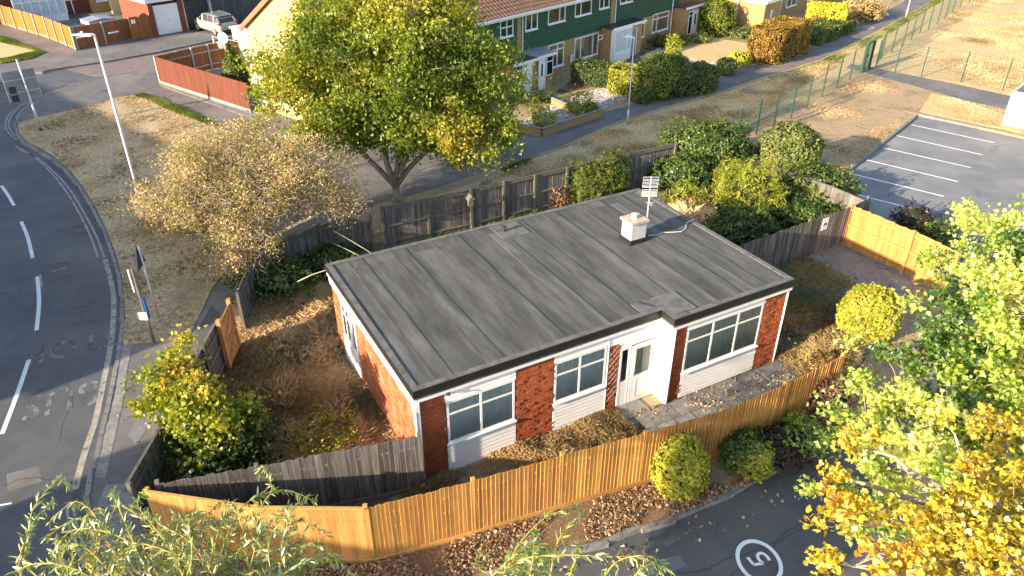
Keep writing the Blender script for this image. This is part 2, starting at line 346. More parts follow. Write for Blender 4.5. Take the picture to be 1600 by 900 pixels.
M['willowb'] = surf('willow_stem', [(.3,(.42,.26,.05)),(.7,(.60,.40,.10))], 5, 5, .8, .2)
M['core'] = surf('shrub_light_block', [(.3,(.025,.032,.012)),(.7,(.05,.06,.022))], 5, 5, 1, .05)  # dark body colour, added to stop light showing through shrubs
M['coreo'] = surf('brown_shrub_light_block', [(.3,(.07,.035,.01)),(.7,(.12,.06,.02))], 5, 5, 1, .05)
M['glit'] = surf('leaf_litter_base', [(.3,(.10,.06,.032)),(.5,(.20,.125,.07)),(.7,(.33,.22,.13))], 14, 8, .95, .1, 1., 60)
M['paint'] = surf('road_paint', [(.3,(.52,.54,.55)),(.7,(.70,.71,.71))], 5, 6, .75, .3, .1, 80, dirt=(9,.60,.72,(.30,.30,.30)))
M['paintn'] = surf('fresh_road_paint', [(.3,(.70,.72,.72)),(.7,(.80,.81,.80))], 5, 6, .7, .3, .1, 80, dirt=(9,.68,.8,(.4,.4,.4)))
M['painto'] = surf('worn_yellow_paint', [(.3,(.27,.245,.20)),(.7,(.40,.36,.30))], 6, 8, .8, .25, .1, 80, dirt=(4,.50,.62,(.09,.093,.097)))
M['paintf'] = surf('faded_lettering', [(.3,(.19,.175,.155)),(.7,(.27,.245,.21))], 6, 8, .8, .25, .1, 80, dirt=(3.2,.42,.52,(.078,.082,.088)))
M['lplast'] = surf('pale_plastic', [(.3,(.55,.55,.52)),(.7,(.68,.68,.65))], 3, 4, .6, .3)
M['clay'] = surf('clay_cap', [(.3,(.30,.22,.15)),(.5,(.45,.37,.28)),(.7,(.60,.54,.45))], 14, 6, .95, .1, .6, 60)
M['paintw'] = surf('weathered_white_render', [(.3,(.40,.40,.39)),(.7,(.58,.58,.56))], 5, 7, .8, .3, .4, 70, dirt=(5,.58,.72,(.34,.33,.31)))
M['ltimber'] = surf('pale_timber', [(.3,(.48,.42,.33)),(.7,(.64,.58,.48))], 4, 6, .8, .2, .3, 70, stretch=(3,3,.4), rnd=.12)
# foliage
M['l_maple'] = leafmat('maple_leaves', [(0,(.08,.12,.012)),(.35,(.16,.21,.018)),(.65,(.25,.28,.024)),(.9,(.34,.33,.035)),(1,(.38,.32,.04))], .38)
M['l_thorn'] = leafmat('autumn_leaves', [(0,(.19,.19,.04)),(.3,(.38,.30,.09)),(.65,(.52,.38,.15)),(1,(.62,.46,.22))], .3)
M['l_yel'] = leafmat('yellow_maple_leaves', [(0,(.09,.14,.015)),(.4,(.24,.28,.02)),(.8,(.44,.39,.03)),(1,(.44,.29,.05))], .35)
M['l_dgr'] = leafmat('shaded_maple_leaves', [(0,(.03,.06,.012)),(.6,(.08,.12,.018)),(1,(.20,.20,.03))], .3)  # darker copy of the maple leaves, shade put into the colour
M['l_gr'] = leafmat('bright_green_leaves', [(0,(.06,.14,.015)),(.25,(.18,.28,.03)),(.55,(.40,.48,.06)),(1,(.64,.63,.20))], .45, .07)  # pale yellow ramp end paints sun highlights into the leaf colour
M['l_gold'] = leafmat('gold_leaves', [(0,(.24,.21,.02)),(.3,(.46,.36,.02)),(.75,(.62,.46,.035)),(1,(.60,.36,.05))], .35, .07)
M['l_wil'] = leafmat('willow_leaves', [(0,(.05,.10,.02)),(.35,(.17,.23,.035)),(.7,(.40,.42,.08)),(1,(.55,.60,.42))], .3, .12)
M['l_ivy'] = leafmat('ivy_leaves', [(0,(.035,.07,.012)),(.6,(.085,.14,.025)),(1,(.20,.22,.045))], .25)
M['l_lime'] = leafmat('lime_leaves', [(0,(.16,.20,.015)),(.6,(.34,.36,.03)),(1,(.48,.44,.07))], .35)
M['l_con'] = leafmat('conifer_sprays', [(0,(.04,.075,.012)),(.5,(.11,.15,.02)),(1,(.26,.27,.035))], .15, .03)
M['l_gcon'] = leafmat('golden_conifer', [(0,(.16,.17,.015)),(.5,(.30,.30,.025)),(1,(.46,.42,.05))], .2, .03)
M['l_hedge'] = leafmat('hedge_leaves', [(0,(.05,.08,.015)),(.6,(.11,.15,.03)),(1,(.22,.23,.06))], .2)
M['l_orange'] = leafmat('rust_hedge_leaves', [(0,(.14,.085,.012)),(.5,(.29,.18,.025)),(1,(.42,.28,.05))], .2)
M['l_gy'] = leafmat('yellow_hedge_leaves', [(0,(.34,.34,.02)),(.6,(.60,.54,.03)),(1,(.70,.62,.08))], .25)
M['l_brown'] = leafmat('dead_leaves', [(0,(.13,.055,.03)),(.5,(.26,.13,.07)),(1,(.46,.29,.19))], .15)
M['l_purple'] = leafmat('purple_leaves', [(0,(.02,.012,.012)),(1,(.09,.05,.045))], .15)
M['l_litter'] = leafmat('fallen_leaves', [(0,(.13,.07,.035)),(.4,(.27,.155,.075)),(.75,(.43,.27,.15)),(1,(.62,.46,.32))], .1)
M['l_grass'] = leafmat('dry_grass', [(0,(.18,.135,.06)),(.3,(.36,.255,.125)),(.65,(.56,.40,.21)),(1,(.72,.55,.33))], .2, 0.)
M['l_ggrass'] = leafmat('green_grass', [(0,(.05,.085,.015)),(.6,(.11,.15,.03)),(1,(.24,.25,.07))], .25, 0.)
M['l_flower'] = leafmat('red_flowers', [(0,(.5,.03,.02)),(1,(.7,.08,.05))], .2)
M['l_stone'] = leafmat('gravel_chips', [(0,(.22,.19,.17)),(.5,(.50,.46,.42)),(1,(.78,.75,.70))], 0., 0.)
# ================================================================== THE GROUND
def sheet(name, poly, z0, z1, mat, parent=None, **kw):
    o = MB().prism(poly, z0, z1).build(name, mat, parent, **kw)
    if parent is None and 'kind' not in kw: o['kind'] = 'structure'
    return o
RZ = -.11                                              # road level, the land is kerb-high above it
MB().prism([(-400,-250),(400,-250),(400,600),(-400,600)], -.5, -.125).build('ground', M['road'], kind='structure')

KERB = [(205,1010),(172,940),(158,890),(148,845),(140,805),(136,780),(139,757),(149,720),(160,672),(172,620),(182,570),(190,520),(191,480),(187,440),
        (177,400),(164,365),(147,330),(128,298),(105,270),(80,248),(55,233),(38,224),(28,211),(24,197),(29,179),(45,162),(70,148),(105,136),(155,121),(200,113),(240,106),(300,93),(400,70)]
J = [(640,935),(775,893),(850,870),(935,850),(970,835),(1032,817),(1087,792),(1137,772),(1170,752),(1200,738),(1260,710),(1330,672),(1400,630),(1470,575)]
K2 = GL(KERB, 0); J2 = GL(J, 0)
CP = GL([(1500,478),(1345,350),(1300,286),(1435,178),(1600,214),(1900,280),(2600,420)], 0)
farR = [(140, CP[-1][1]), (140,140), (-60,140)]
land = K2[::-1][::-1] + []
land = K2 + [G2(480,52),(-14,78)] + [(-14,140)] + farR[1:2] + [farR[0]] + CP[::-1] + J2[::-1] + [G2(520,960),G2(330,1010)]
sheet('dry_ground', land, -.5, -.012, M['dry'])
# main road surface, side road band, far bank
K2r = GL(KERB, RZ)
mainroad = [(-60,-60),(-6,-60)] + [G2(205,1010,RZ)] + K2r[1:25] + GL([(0,118),(-60,117)], RZ) + [(-75,50)]
sheet('main_road', [(x,y) for x,y in mainroad], -.3, -.118, M['road'])
band = GL([(155,121),(200,113),(240,106),(300,93),(400,70),(420,48),(370,57),(320,66),(240,83),(155,98),(100,107)], RZ)
sheet('side_road', band, -.3, RZ, M['pink'])
bank = GL([(-80,118),(0,115),(50,113),(100,105),(155,97),(240,82),(320,65),(372,56),(440,40),(440,-60),(-200,-60),(-200,60)], 0)
sheet('forecourt', bank, -.5, -.02, M['pave'])
sheet('grass_bank', GL([(-60,50),(0,58),(30,68),(68,82),(50,89),(0,98),(-80,104)], 0), -.1, .012, M['field'])
# access road and car park
acc = [G2(205,1010,RZ), G2(330,1010,RZ), G2(520,960,RZ)] + GL(J, RZ) + GL([(1500,478),(1900,480)], RZ) + [(60,5),(60,-60),(-6,-60)]
sheet('access_road', acc, -.3, -.116, M['access'])
sheet('car_park', GL([(1500,478),(1345,350),(1300,286),(1435,178),(1600,214),(1900,280),(2600,420),(2300,520)], RZ), -.3, RZ, M['carpark'])
# pavement: band behind the kerb, past the fences, then the path along the terrace
pav_w = [(205,1010),(300,1010),(235,880),(208,775),(262,650),(300,580),(345,500),(380,440),(410,392),(470,372),(540,345),(590,318),(640,305),(700,287),(781,260),(828,244),(885,224),(975,185),(1132,140),(1200,117),(1282,92),(1375,45),(1457,0),(1540,-60),
         (1480,-60),(1410,4),(1375,22),(1320,47),(1262,75),(1175,100),(1107,130),(1025,155),(942,175),(852,212),(770,175),(552,215),(440,180),(400,150),(380,182),(250,135),(240,106),(200,113),(155,121),(105,136),(70,148),(45,162),(29,179),(24,197),(28,211),(38,224),(55,233),(80,248),(105,270),(128,298),(147,330),(164,365),(177,400),(187,440),(191,480),(190,520),(182,570),(172,620),(160,672),(149,720),(139,757),(136,780),(140,805),(148,845),(158,890),(172,940)]
sheet('pavement', GL(pav_w, 0), -.4, .0, M['pave'])
VERGE = [(192,538),(196,500),(195,470),(191,435),(182,400),(168,362),(151,327),(132,294),(110,267),(86,245),(60,230),(42,221),(31,208),(28,197),(29,192),(75,180),(120,170),(160,160),(185,152),(220,148),(250,155),(275,170),(312,185),(345,197),(395,250),(405,300),(392,350),(360,410),(332,450),(295,527),(245,535)]
VG = GL(VERGE, 0)
sheet('grass_verge', VG, -.05, .02, M['verge'])
sheet('grass_strip', GL([(600,330),(640,318),(700,300),(784,270),(830,250),(890,229),(978,190),(1132,145),(1204,121),(1286,95),(1378,49),(1462,2),(1540,-60),(1700,-60),(1500,0),(1300,130),(1130,215),(1060,240),(1040,250),(840,300),(640,345)], 0), -.05, .012, M['field'])
# the playing field beyond the mesh fence, and the trodden ground left of the car park
fieldp = GL([(1700,-80),(1506,-10),(1355,108),(1577,151),(1900,230)], 0) + [(110,70),(110,120)]
sheet('playing_field', fieldp, -.1, .006, M['field'])
sheet('field_path', GL([(1352,114),(1510,158),(1577,172),(1800,220),(1800,205),(1577,150),(1500,133),(1360,105),(1330,100),(1322,106)], 0), -.1, .014, M['pave'])
sheet('sunlit_turf', GL([(1437,174),(1597,208),(1590,185),(1512,160),(1455,146)], 0), -.1, .002, M['field'])  # lighter turf colour stands in for sunlight on this ground
# gardens
sheet('left_garden', GL([(208,790),(262,668),(330,560),(392,470),(500,385),(590,378),(640,376),(760,340),(640,640),(664,752),(500,820),(300,800)], 0), -.05, .006, M['soil'])
sheet('rear_garden', GL([(640,376),(835,330),(1050,262),(1150,240),(1250,300),(1345,340),(1318,378),(1245,402),(1150,420),(900,380)], 0), -.05, .008, M['soil'])
sheet('front_garden', GL([(664,752),(240,830),(400,870),(575,872),(800,810),(1008,752),(1150,690),(1265,642),(1330,600),(1420,440),(1320,380),(1245,402),(1205,560),(1040,628)], 0), -.05, .004, M['soil'])
sheet('concrete_yard', GL([(1245,404),(1315,380),(1340,392),(1412,424),(1440,470),(1400,480),(1300,455),(1215,440)], 0), -.05, .02, M['yardc'])
sheet('leaf_litter_bed', GL([(300,878),(400,873),(575,880),(800,818),(1008,757),(1090,735),(1130,768),(1087,788),(1032,812),(970,830),(935,845),(850,865),(775,888),(640,930),(520,955),(400,970)], 0), -.05, .008, M['glit'])

# kerbs: single stones
km = MB().box(0,.9,-.065,.065,-.25,.018).mesh('kerb_stone', M['kerb'])
def kerb_run(parent, pts, lo=.0, nmax=400, step=.91, z=0.):
    P = [Vector((x,y,0)) for x,y in pts]; d = 0; n = 0
    for i in range(len(P)-1):
        a, b = P[i], P[i+1]; L = (b-a).length; dr = (b-a)/L if L else Vector((1,0,0)); an = atan2(dr.y, dr.x)
        while d < L and n < nmax:
            q = a+dr*d; inst('kerb_stone', km, parent, (q.x, q.y, z+random.uniform(-.006,.006)), (0,0,an+random.uniform(-.008,.008))); d += step; n += 1
        d -= L
kr = empty('kerb', (0,0,0)); kr['kind'] = 'structure'
kerb_run(kr, K2[1:], 0)
kr = empty('kerb', (0,0,0)); kr['kind'] = 'structure'
kerb_run(kr, J2[1:])
kr = empty('kerb', (0,0,0)); kr['kind'] = 'structure'
kerb_run(kr, GL([(0,115),(50,113),(100,105),(155,97),(240,82),(320,65),(372,56)], 0))
kr = empty('kerb', (0,0,0)); kr['kind'] = 'structure'
kerb_run(kr, GL([(1600,213),(1435,178),(1300,286)], 0)); 

# painted lines ------------------------------------------------------------
def stripe(parent, pts, wd, mat, z, name='line'):
    """ribbon following pts (world xy)"""
    mb = MB(); n = len(pts); L = []; R = []
    for i in range(n):
        a = Vector(pts[max(i-1,0)]); b = Vector(pts[min(i+1,n-1)]); d = (b-a).normalized(); q = Vector((-d.y,d.x))*wd/2
        p = Vector(pts[i]); L.append(p+q); R.append(p-q)
    for i in range(n-1):
        mb.add([(L[i].x,L[i].y,z),(R[i].x,R[i].y,z),(R[i+1].x,R[i+1].y,z),(L[i+1].x,L[i+1].y,z)], [(0,1,2,3)])
    return mb.build(name, mat, parent)
def smooth(pts, k=6):
    out = []; n = len(pts)
    for i in range(n-1):
        p0,p1,p2,p3 = [Vector(pts[max(0,min(n-1,i+j))]) for j in (-1,0,1,2)]
        for s in range(k):
            t = s/k; out.append(tuple(.5*((2*p1)+(p2-p0)*t+(2*p0-5*p1+4*p2-p3)*t*t+(3*p1-p0-3*p2+p3)*t**3)))
    out.append(tuple(pts[-1])); return out
rm = empty('road_marking', (0,0,0)); rm['kind'] = 'structure'
ZP = -.1135
for seg in ([(2,290),(12,304),(22,321)], [(33,346),(43,370),(51,403)], [(58,432),(61,470),(57,516)], [(45,562),(28,612),(3,678)], [(-20,240),(-10,262)]):
    stripe(rm, smooth(GL(seg, RZ)), .13, M['paint'], ZP, 'dash')
dy1 = [(31,234),(60,248),(90,274),(112,300),(130,330),(150,368),(163,402)]
dy2 = [(24,228),(52,244),(82,272),(104,300),(122,330),(141,368),(153,402)]
for l in (dy1, dy2): stripe(rm, smooth(GL(l, RZ)), .075, M['painto'], ZP, 'double_line')
for l in ([(27,218),(14,208),(8,195),(15,178),(35,162),(60,149),(100,137)], [(24,212),(16,203),(13,193),(20,178),(40,161),(66,147),(110,134)]):
    stripe(rm, smooth(GL(l, RZ)), .07, M['painto'], ZP, 'double_line')
stripe(rm, smooth(GL([(164,405),(171,430),(177,460),(177,500),(172,545),(163,590),(156,625),(148,660),(138,690),(127,725),(117,765)], RZ)), .17, M['painto'], ZP, 'bus_bay_line')
stripe(rm, smooth(GL([(105,788),(107,815),(115,842),(126,868),(132,888)], RZ)), .07, M['painto'], ZP, 'double_line')
stripe(rm, smooth(GL([(116,782),(117,805),(122,830),(133,860),(142,890)], RZ)), .07, M['painto'], ZP, 'double_line')
stripe(rm, GL([(0,119),(50,116.5),(100,109),(150,101),(240,86),(320,69)], RZ), .12, M['pink'], ZP+.004, 'edge_line')
stripe(rm, GL([(80,424),(104,418)], RZ), .06, M['painto'], ZP, 'tick'); stripe(rm, GL([(63,428),(65,448)], RZ), .06, M['painto'], ZP, 'tick')
stripe(rm, GL([(0,789),(18,786)], RZ), .06, M['paint'], ZP, 'tick')
def text_mesh(s, size, bold=.0, space=1.):
    c = bpy.data.curves.new('txt', 'FONT'); c.body = s; c.size = size; c.align_x = 'CENTER'; c.align_y = 'CENTER'; c.offset = bold; c.space_character = space
    c.resolution_u = 4
    o = bpy.data.objects.new('txt', c); COL.objects.link(o)
    bpy.context.view_layer.update()
    me = bpy.data.meshes.new_from_object(o.evaluated_get(bpy.context.evaluated_depsgraph_get()))
    bpy.data.objects.remove(o); me.materials.clear(); return me
def ground_text(s, size, px, ang, mat, parent, z, sy=1., name='lettering', bold=0., space=1.):
    me = text_mesh(s, size, bold, space); me.materials.append(mat)
    x, y = G2(px[0], px[1], RZ)
    return inst(name, me, parent, (x,y,z), (0,0,ang), (1,sy,1))
p, q = G2(45,630,RZ), G2(150,606,RZ); ang = atan2(q[1]-p[1], q[0]-p[0])+pi
ground_text('BUS', 1.15, (97,622), ang, M['paintf'], rm, ZP-.0012, 1.5, bold=.01, space=1.1)
ground_text('STOP', 1.05, (116,540), ang, M['paintf'], rm, ZP-.0012, 1.4, bold=.01, space=1.1)
sm = empty('speed_roundel', G(1186,873,0)[:2]+(0,)); sm['kind'] = 'structure'
c = G(1186,877,RZ); mb = MB(); R1, R0 = .515, .425
for k in range(48):
    a, b = 2*pi*k/48, 2*pi*(k+1)/48
    mb.add([(R0*cos(a),R0*sin(a),0),(R1*cos(a),R1*sin(a),0),(R1*cos(b),R1*sin(b),0),(R0*cos(b),R0*sin(b),0)], [(0,1,2,3)])
ring = mb.build('ring', M['paintn'], sm); ring.location = (0,0,-.1115); sm.location = (c[0], c[1], 0); ring.scale = (1.0,1.22,1)
a1 = G2(1120+650/11.25, 820+710/11.25, RZ); a2 = G2(1120+525/11.25, 820+570/11.25, RZ)
me5 = MB()
def seg5(pts, wd=.075):
    n = len(pts); L = []; R = []
    for i in range(n):
        a = Vector(pts[max(i-1,0)]); b = Vector(pts[min(i+1,n-1)]); d = (b-a).normalized(); q = Vector((-d.y,d.x))*wd/2; p_ = Vector(pts[i]); L.append(p_+q); R.append(p_-q)
    for i in range(n-1): me5.add([(*L[i],0),(*R[i],0),(*R[i+1],0),(*L[i+1],0)], [(0,1,2,3)])
Z5 = lambda zx, zy: Vector(G2(1120+zx/11.25, 820+zy/11.25, RZ)) - Vector(c[:2])
five = [Z5(540,570),Z5(650,700)]
me5b = [Z5(645,700),Z5(815,675)]
bowl = [Z5(815,675),Z5(755,625),Z5(720,570),Z5(722,525),Z5(755,500),Z5(800,497),Z5(855,530),Z5(895,570),Z5(925,625)]
seg5(five); seg5(me5b); seg5(smooth([tuple(v) for v in bowl],4))
o5 = me5.build('numeral', M['paintn'], sm); o5.location = (0,0,-.1115)
pm = empty('parking_bay_lines', (0,0,0)); pm['kind'] = 'structure'
for s, e in [((1424,195),(1553,223)),((1401,212),(1535,242)),((1380,231),(1517,262)),((1354,250),(1497,284)),((1328,271),(1475,307)),((1322,300),(1450,332))]:
    stripe(pm, GL([s,e], RZ), .1, M['paintn'], -.104, 'bay_line')
# tarmac patches / cracks in the access road
def crack(pts, z, wd=.025):
    pp = []
    for i in range(len(pts)-1):
        for k in range(6):
            t = k/6; pp.append((pts[i][0]*(1-t)+pts[i+1][0]*t+random.uniform(-.05,.05), pts[i][1]*(1-t)+pts[i+1][1]*t+random.uniform(-.05,.05)))
    pp.append(pts[-1]); o = stripe(None, pp, wd, M['dkmetal'], z, 'tarmac_crack'); o['kind'] = 'structure'
crack(GL([(1060,893),(1100,892),(1130,875),(1180,862),(1225,836),(1260,815)], RZ), -.1125)
for _p in ([(870,895),(905,880),(960,872),(1010,850)],[(1230,800),(1270,770),(1340,740)]): crack(GL(_p, RZ), -.1125, .018)
for _p in ([(20,420),(36,470),(30,540),(14,600)],[(70,300),(88,350),(96,400)],[(110,560),(108,620),(92,690)],[(0,760),(40,745),(80,750),(120,735)]): crack(GL(_p, RZ), -.1165, .016)
crack(GL([(1135,905),(1165,880),(1212,850),(1290,800)], RZ), -.1125)

# ================================================================== THE BUNGALOW
HX,HY,YA,HW,HD,WK,TT,HR = -2.303, 13.73, .503, 11.752, 6.937, 7.31, .548, 2.973
bun = empty('bungalow', (HX,HY,0), YA, 'flat roofed red brick bungalow with white panels and dark felt roof behind the orange fence', 'bungalow')
V0, VR = .10, -TT+.10
WT = 2.70
MB().prism([(.26,V0+.16),(7.58,V0+.16),(7.58,VR+.16),(HW-.13,VR+.16),(HW-.13,HD-.13),(.26,HD-.13)], -.1, WT).build('wall', M['mortar'], bun)
# bricks -------------------------------------------------------
bmesh_v = [MB().box(0,.213,-.0,.05,0,.066).mesh('brick', M['brick']) for _ in range(1)]
half = MB().box(0,.10,-.0,.05,0,.066).mesh('brick_half', M['brick'])
cnt = [0]; rest = MB(); back = MB()
def brick_panel(u0, u1, v, z0=-.02, z1=WT):
    row = 0; z = z0; MB().box(u0+.003, u1-.003, v-.008, v+.15, z0, z1).build('mortar_bed', M['mortar'], bun)
    while z < z1-.05:
        u = u0 + (0 if row % 2 else -.1125)
        while u < u1-.02:
            a, b = max(u, u0), min(u+.213, u1); d = random.choice([0,0,.0,.012,.022])
            if b-a > .04:
                if cnt[0] < 300 and b-a > .2:
                    inst('brick', bmesh_v[0], bun, (a, v-.02-d, z)); cnt[0] += 1
                else: rest.box(a, b, v-.02-d, v+.04, z, z+.066)
            u += .2245
        z += .0765; row += 1
brick_panel(2.79, 3.92, V0); brick_panel(7.46, 7.88, VR); brick_panel(.07, .80, V0, -.02, WT); brick_panel(5.66, 6.05, V0, -.02, 2.25); brick_panel(10.80, HW-.11, VR)
MB().box(.092,.25,.115,4.6,-.1,WT).build('mortar_bed', M['mortar'], bun); MB().box(.092,.25,6.12,HD-.115,-.1,WT).build('mortar_bed', M['mortar'], bun)
rest.build('brickwork', M['brick'], bun, kind='stuff')
# gable brickwork (left end), back and right ends: joined courses
def brick_side(face, a0, a1, fixed, z0=-.02, z1=WT, sgn=-1):
    mb = MB(); z = z0; row = 0
    while z < z1-.05:
        u = a0 - (0 if row % 2 else .1125)
        while u < a1-.02:
            a, b = max(u,a0), min(u+.215,a1); d = random.choice([0,0,.006,.012])
            if b-a > .03:
                if face == 'x': mb.box(fixed-.02-d if sgn<0 else fixed-.04, fixed+.04 if sgn<0 else fixed+.02+d, a, b, z, z+.066)
                else: mb.box(a, b, fixed-.04, fixed+.02+d, z, z+.066)
            u += .225
        z += .0765; row += 1
    mb.build('brickwork', M['brick'] if face=='y' else M['brickj'], bun, kind='stuff')
brick_side('x', V0, 4.62, .10); brick_side('x', 6.1, HD-.1, .10)
brick_side('x', VR, HD-.1, HW-.10, sgn=1); brick_side('y', .1, HW-.1, HD-.10, z1=2.3)
# shiplap cladding
def cladding(u0, u1, v, z0, z1, name='cladding_board', pitch=.125, face='y', sgn=-1):
    z = z0
    while z < z1-.02:
        h = min(pitch, z1-z)
        if face == 'y': prof = [(u0, v-.036, z),(u1, v-.036, z),(u1, v-.020, z+h),(u0, v-.020, z+h),(u0, v+.02, z),(u1, v+.02, z),(u1, v+.02, z+h),(u0, v+.02, z+h)]
        else: prof = [(v-.035, u0, z),(v-.035, u1, z),(v-.022, u1, z+h),(v-.022, u0, z+h),(v+.02, u0, z),(v+.02, u1, z),(v+.02, u1, z+h),(v+.02, u0, z+h)]
        MB().add(prof, [(0,1,2,3),(7,6,5,4),(0,4,5,1),(3,2,6,7),(0,3,7,4),(1,5,6,2)]).build(name, M['clad'], bun)
        z += h
def window(parent, u0, u1, v, z0, z1, mull, trans, curt, deep=.12, name='window', fr=.06, sill=True, face='y', pane_m=None, proud=.03, drape=True):
    """framed window: frame part > pane, curtain, sill sub-parts; face 'y' looks to -v, face 'x' looks to -u"""
    T = (lambda a,b,c: (a,b,c)) if face == 'y' else (lambda a,b,c: (b,a,c))
    mb = MB()
    def bx(a0,a1,b0,b1,c0,c1):
        p = T(a0,b0,c0); q = T(a1,b1,c1); mb.box(min(p[0],q[0]),max(p[0],q[0]),min(p[1],q[1]),max(p[1],q[1]),c0,c1)
    xs = [u0]+list(mull)+[u1]
    bx(u0,u1,v-proud,v+.03,z0,z0+fr); bx(u0,u1,v-proud,v+.03,z1-fr,z1)
    bx(u0,u0+fr,v-proud,v+.03,z0+fr,z1-fr); bx(u1-fr,u1,v-proud,v+.03,z0+fr,z1-fr)
    for m_ in mull: bx(m_-fr/2,m_+fr/2,v-proud,v+.03,z0+fr,z1-fr)
    if trans:
        for i in range(len(xs)-1):
            a = xs[i]+(fr if i==0 else fr/2); b = xs[i+1]-(fr if i==len(xs)-2 else fr/2)
            for tz in (trans if hasattr(trans,'__len__') else [trans]): bx(a,b,v-proud+.003,v+.027,tz-fr/2,tz+fr/2)
    f = mb.build(name, M['white'], parent)
    zs = [z0+fr]+([] if not trans else sum([[tz-fr/2,tz+fr/2] for tz in (trans if hasattr(trans,'__len__') else [trans])],[]))+[z1-fr]
    for i in range(len(xs)-1):
        a = xs[i]+(fr if i==0 else fr/2); b = xs[i+1]-(fr if i==len(xs)-2 else fr/2)
        for j in range(0,len(zs),2):
            g = MB(); p = [T(a,v-.018,zs[j]),T(b,v-.018,zs[j]),T(b,v-.018,zs[j+1]),T(a,v-.018,zs[j+1])]; g.add(p,[(0,1,2,3)]).build('pane', M['glass'], f)
    # dark sheet painting the shade of the unlit room, then curtain with pleats
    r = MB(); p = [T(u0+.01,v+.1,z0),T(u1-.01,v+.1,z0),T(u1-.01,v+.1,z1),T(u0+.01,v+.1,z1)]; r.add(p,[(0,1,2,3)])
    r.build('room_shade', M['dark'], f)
    if drape and curt:
        cm = MB(); n = max(8,int((u1-u0)/.022)); vs = []
        ph = random.uniform(0,6)
        for i in range(n+1):
            u = u0+.02+(u1-u0-.04)*i/n; w_ = .026*sin(i*1.15+ph)+.012*sin(i*.41+ph*2)+random.uniform(-.005,.005)
            vs += [T(u, v+.022+w_*.8, z0+.0), T(u, v+.022+w_*.8, z1)]
        cm.v = vs; cm.f = [(2*i,2*i+2,2*i+3,2*i+1) for i in range(n)]; cm.m = [0]*n
        cm.build('curtain', curt, f)
    if sill:
        s_ = MB(); p = T(u0-.03, v-proud-.07, z0-.05); q = T(u1+.03, v-.02, z0-.0)
        s_.box(min(p[0],q[0]),max(p[0],q[0]),min(p[1],q[1]),max(p[1],q[1]),z0-.045,z0-.003); s_.build('sill', M['white'], f)
    return f

# ---- wear on the tarmac: trench patches, drain gratings, manhole
def patch(name, px, mat, z, label=None):
    o = sheet(name, GL(px, RZ), z-.02, z, mat)
    if label: o['label'] = label
patch('tarmac_patch', [(60,415),(108,408),(112,440),(68,448)], M['access'], -.1165)
patch('tarmac_patch', [(10,740),(60,728),(66,752),(12,768)], M['pave'], -.1165)
patch('tarmac_patch', [(1010,880),(1060,868),(1075,885),(1020,900)], M['carpark'], -.1145)
sheet('pavement_patch', GL([(300,530),(330,478),(345,490),(318,545)], 0), -.02, .004, M['access'])
sheet('pavement_patch', GL([(200,680),(245,600),(262,610),(214,695)], 0), -.02, .003, M['carpark'])
sheet('pavement_band', GL([(158,676),(176,618),(186,560),(196,520),(212,520),(200,570),(190,640),(178,690),(165,748),(149,745)], 0), -.02, .006, M['conc'])
sheet('pavement_band', GL([(165,757),(207,757),(205,900),(172,1000),(150,1000),(148,850),(150,800)], 0), -.02, .007, M['slab'])
for px,py,lb in ((122,352,'iron drain grating in the double yellow lines beside the verge kerb'),(131,770,'iron drain grating in the gutter at the bottom left')):
    x,y,_ = G(px,py,RZ); dg = empty('drain_grating', (x,y,-.115), .3, lb, 'drain'); MB().box(-.22,.22,-.2,.2,0,.006).build('frame', M['dkmetal'], dg)
    for k in range(6): MB().box(-.19+k*.067,-.155+k*.067,-.17,.17,.006,.014).build('bar', M['galv'] if 0 else M['gpost'], dg)

# far side of the main road (outside the frame)
fk = []
for i in range(2, 18):
    a, b = Vector(K2[i-1]), Vector(K2[i+1]); d = (b-a).normalized(); p = Vector(K2[i]) + Vector((-d.y, d.x))*8.8
    if p.x > 0 or (p-Vector(K2[i])).x > 0: p = Vector(K2[i]) - Vector((-d.y, d.x))*8.8
    dep = p.y*_c + CAM_H*_s
    if p.x/dep < -.70: fk.append((p.x, p.y))
sheet('far_pavement', [(-60,-60),(fk[0][0],-60)] + fk + [(fk[-1][0]-30, fk[-1][1]+6), (-75,40)], -.4, .0, M['pave'])
sheet('far_verge', [(-60,-60),(fk[0][0]-2.2,-60)] + [(x-2.2,y-.6) for x,y in fk] + [(fk[-1][0]-32, fk[-1][1]+4), (-76,38)], -.05, .015, M['verge'])
cladding(.81, 2.78, V0, 2.26, WT); cladding(.81, 2.78, V0, -.02, .90)
window(bun, .84, 2.75, V0, .93, 2.26, [1.78], 1.86, M['curtain'])
cladding(3.93, 5.65, V0, 2.33, WT); cladding(3.93, 5.65, V0, -.02, .96)
window(bun, 3.95, 5.60, V0, .99, 2.33, [4.74], 1.90, M['curtain'])
cladding(5.66, 7.40, V0, 2.27 if 0 else 2.26, WT)
cladding(7.89, 10.79, VR, 2.42, WT); cladding(7.89, 10.79, VR, -.02, .88)
window(bun, 7.90, 10.76, VR, .92, 2.42, [8.86, 9.80], 1.98, M['curtain'])
MB().box(5.64,5.665,V0-.045,V0+.1,-.02,WT).build('corner_trim', M['white'], bun)
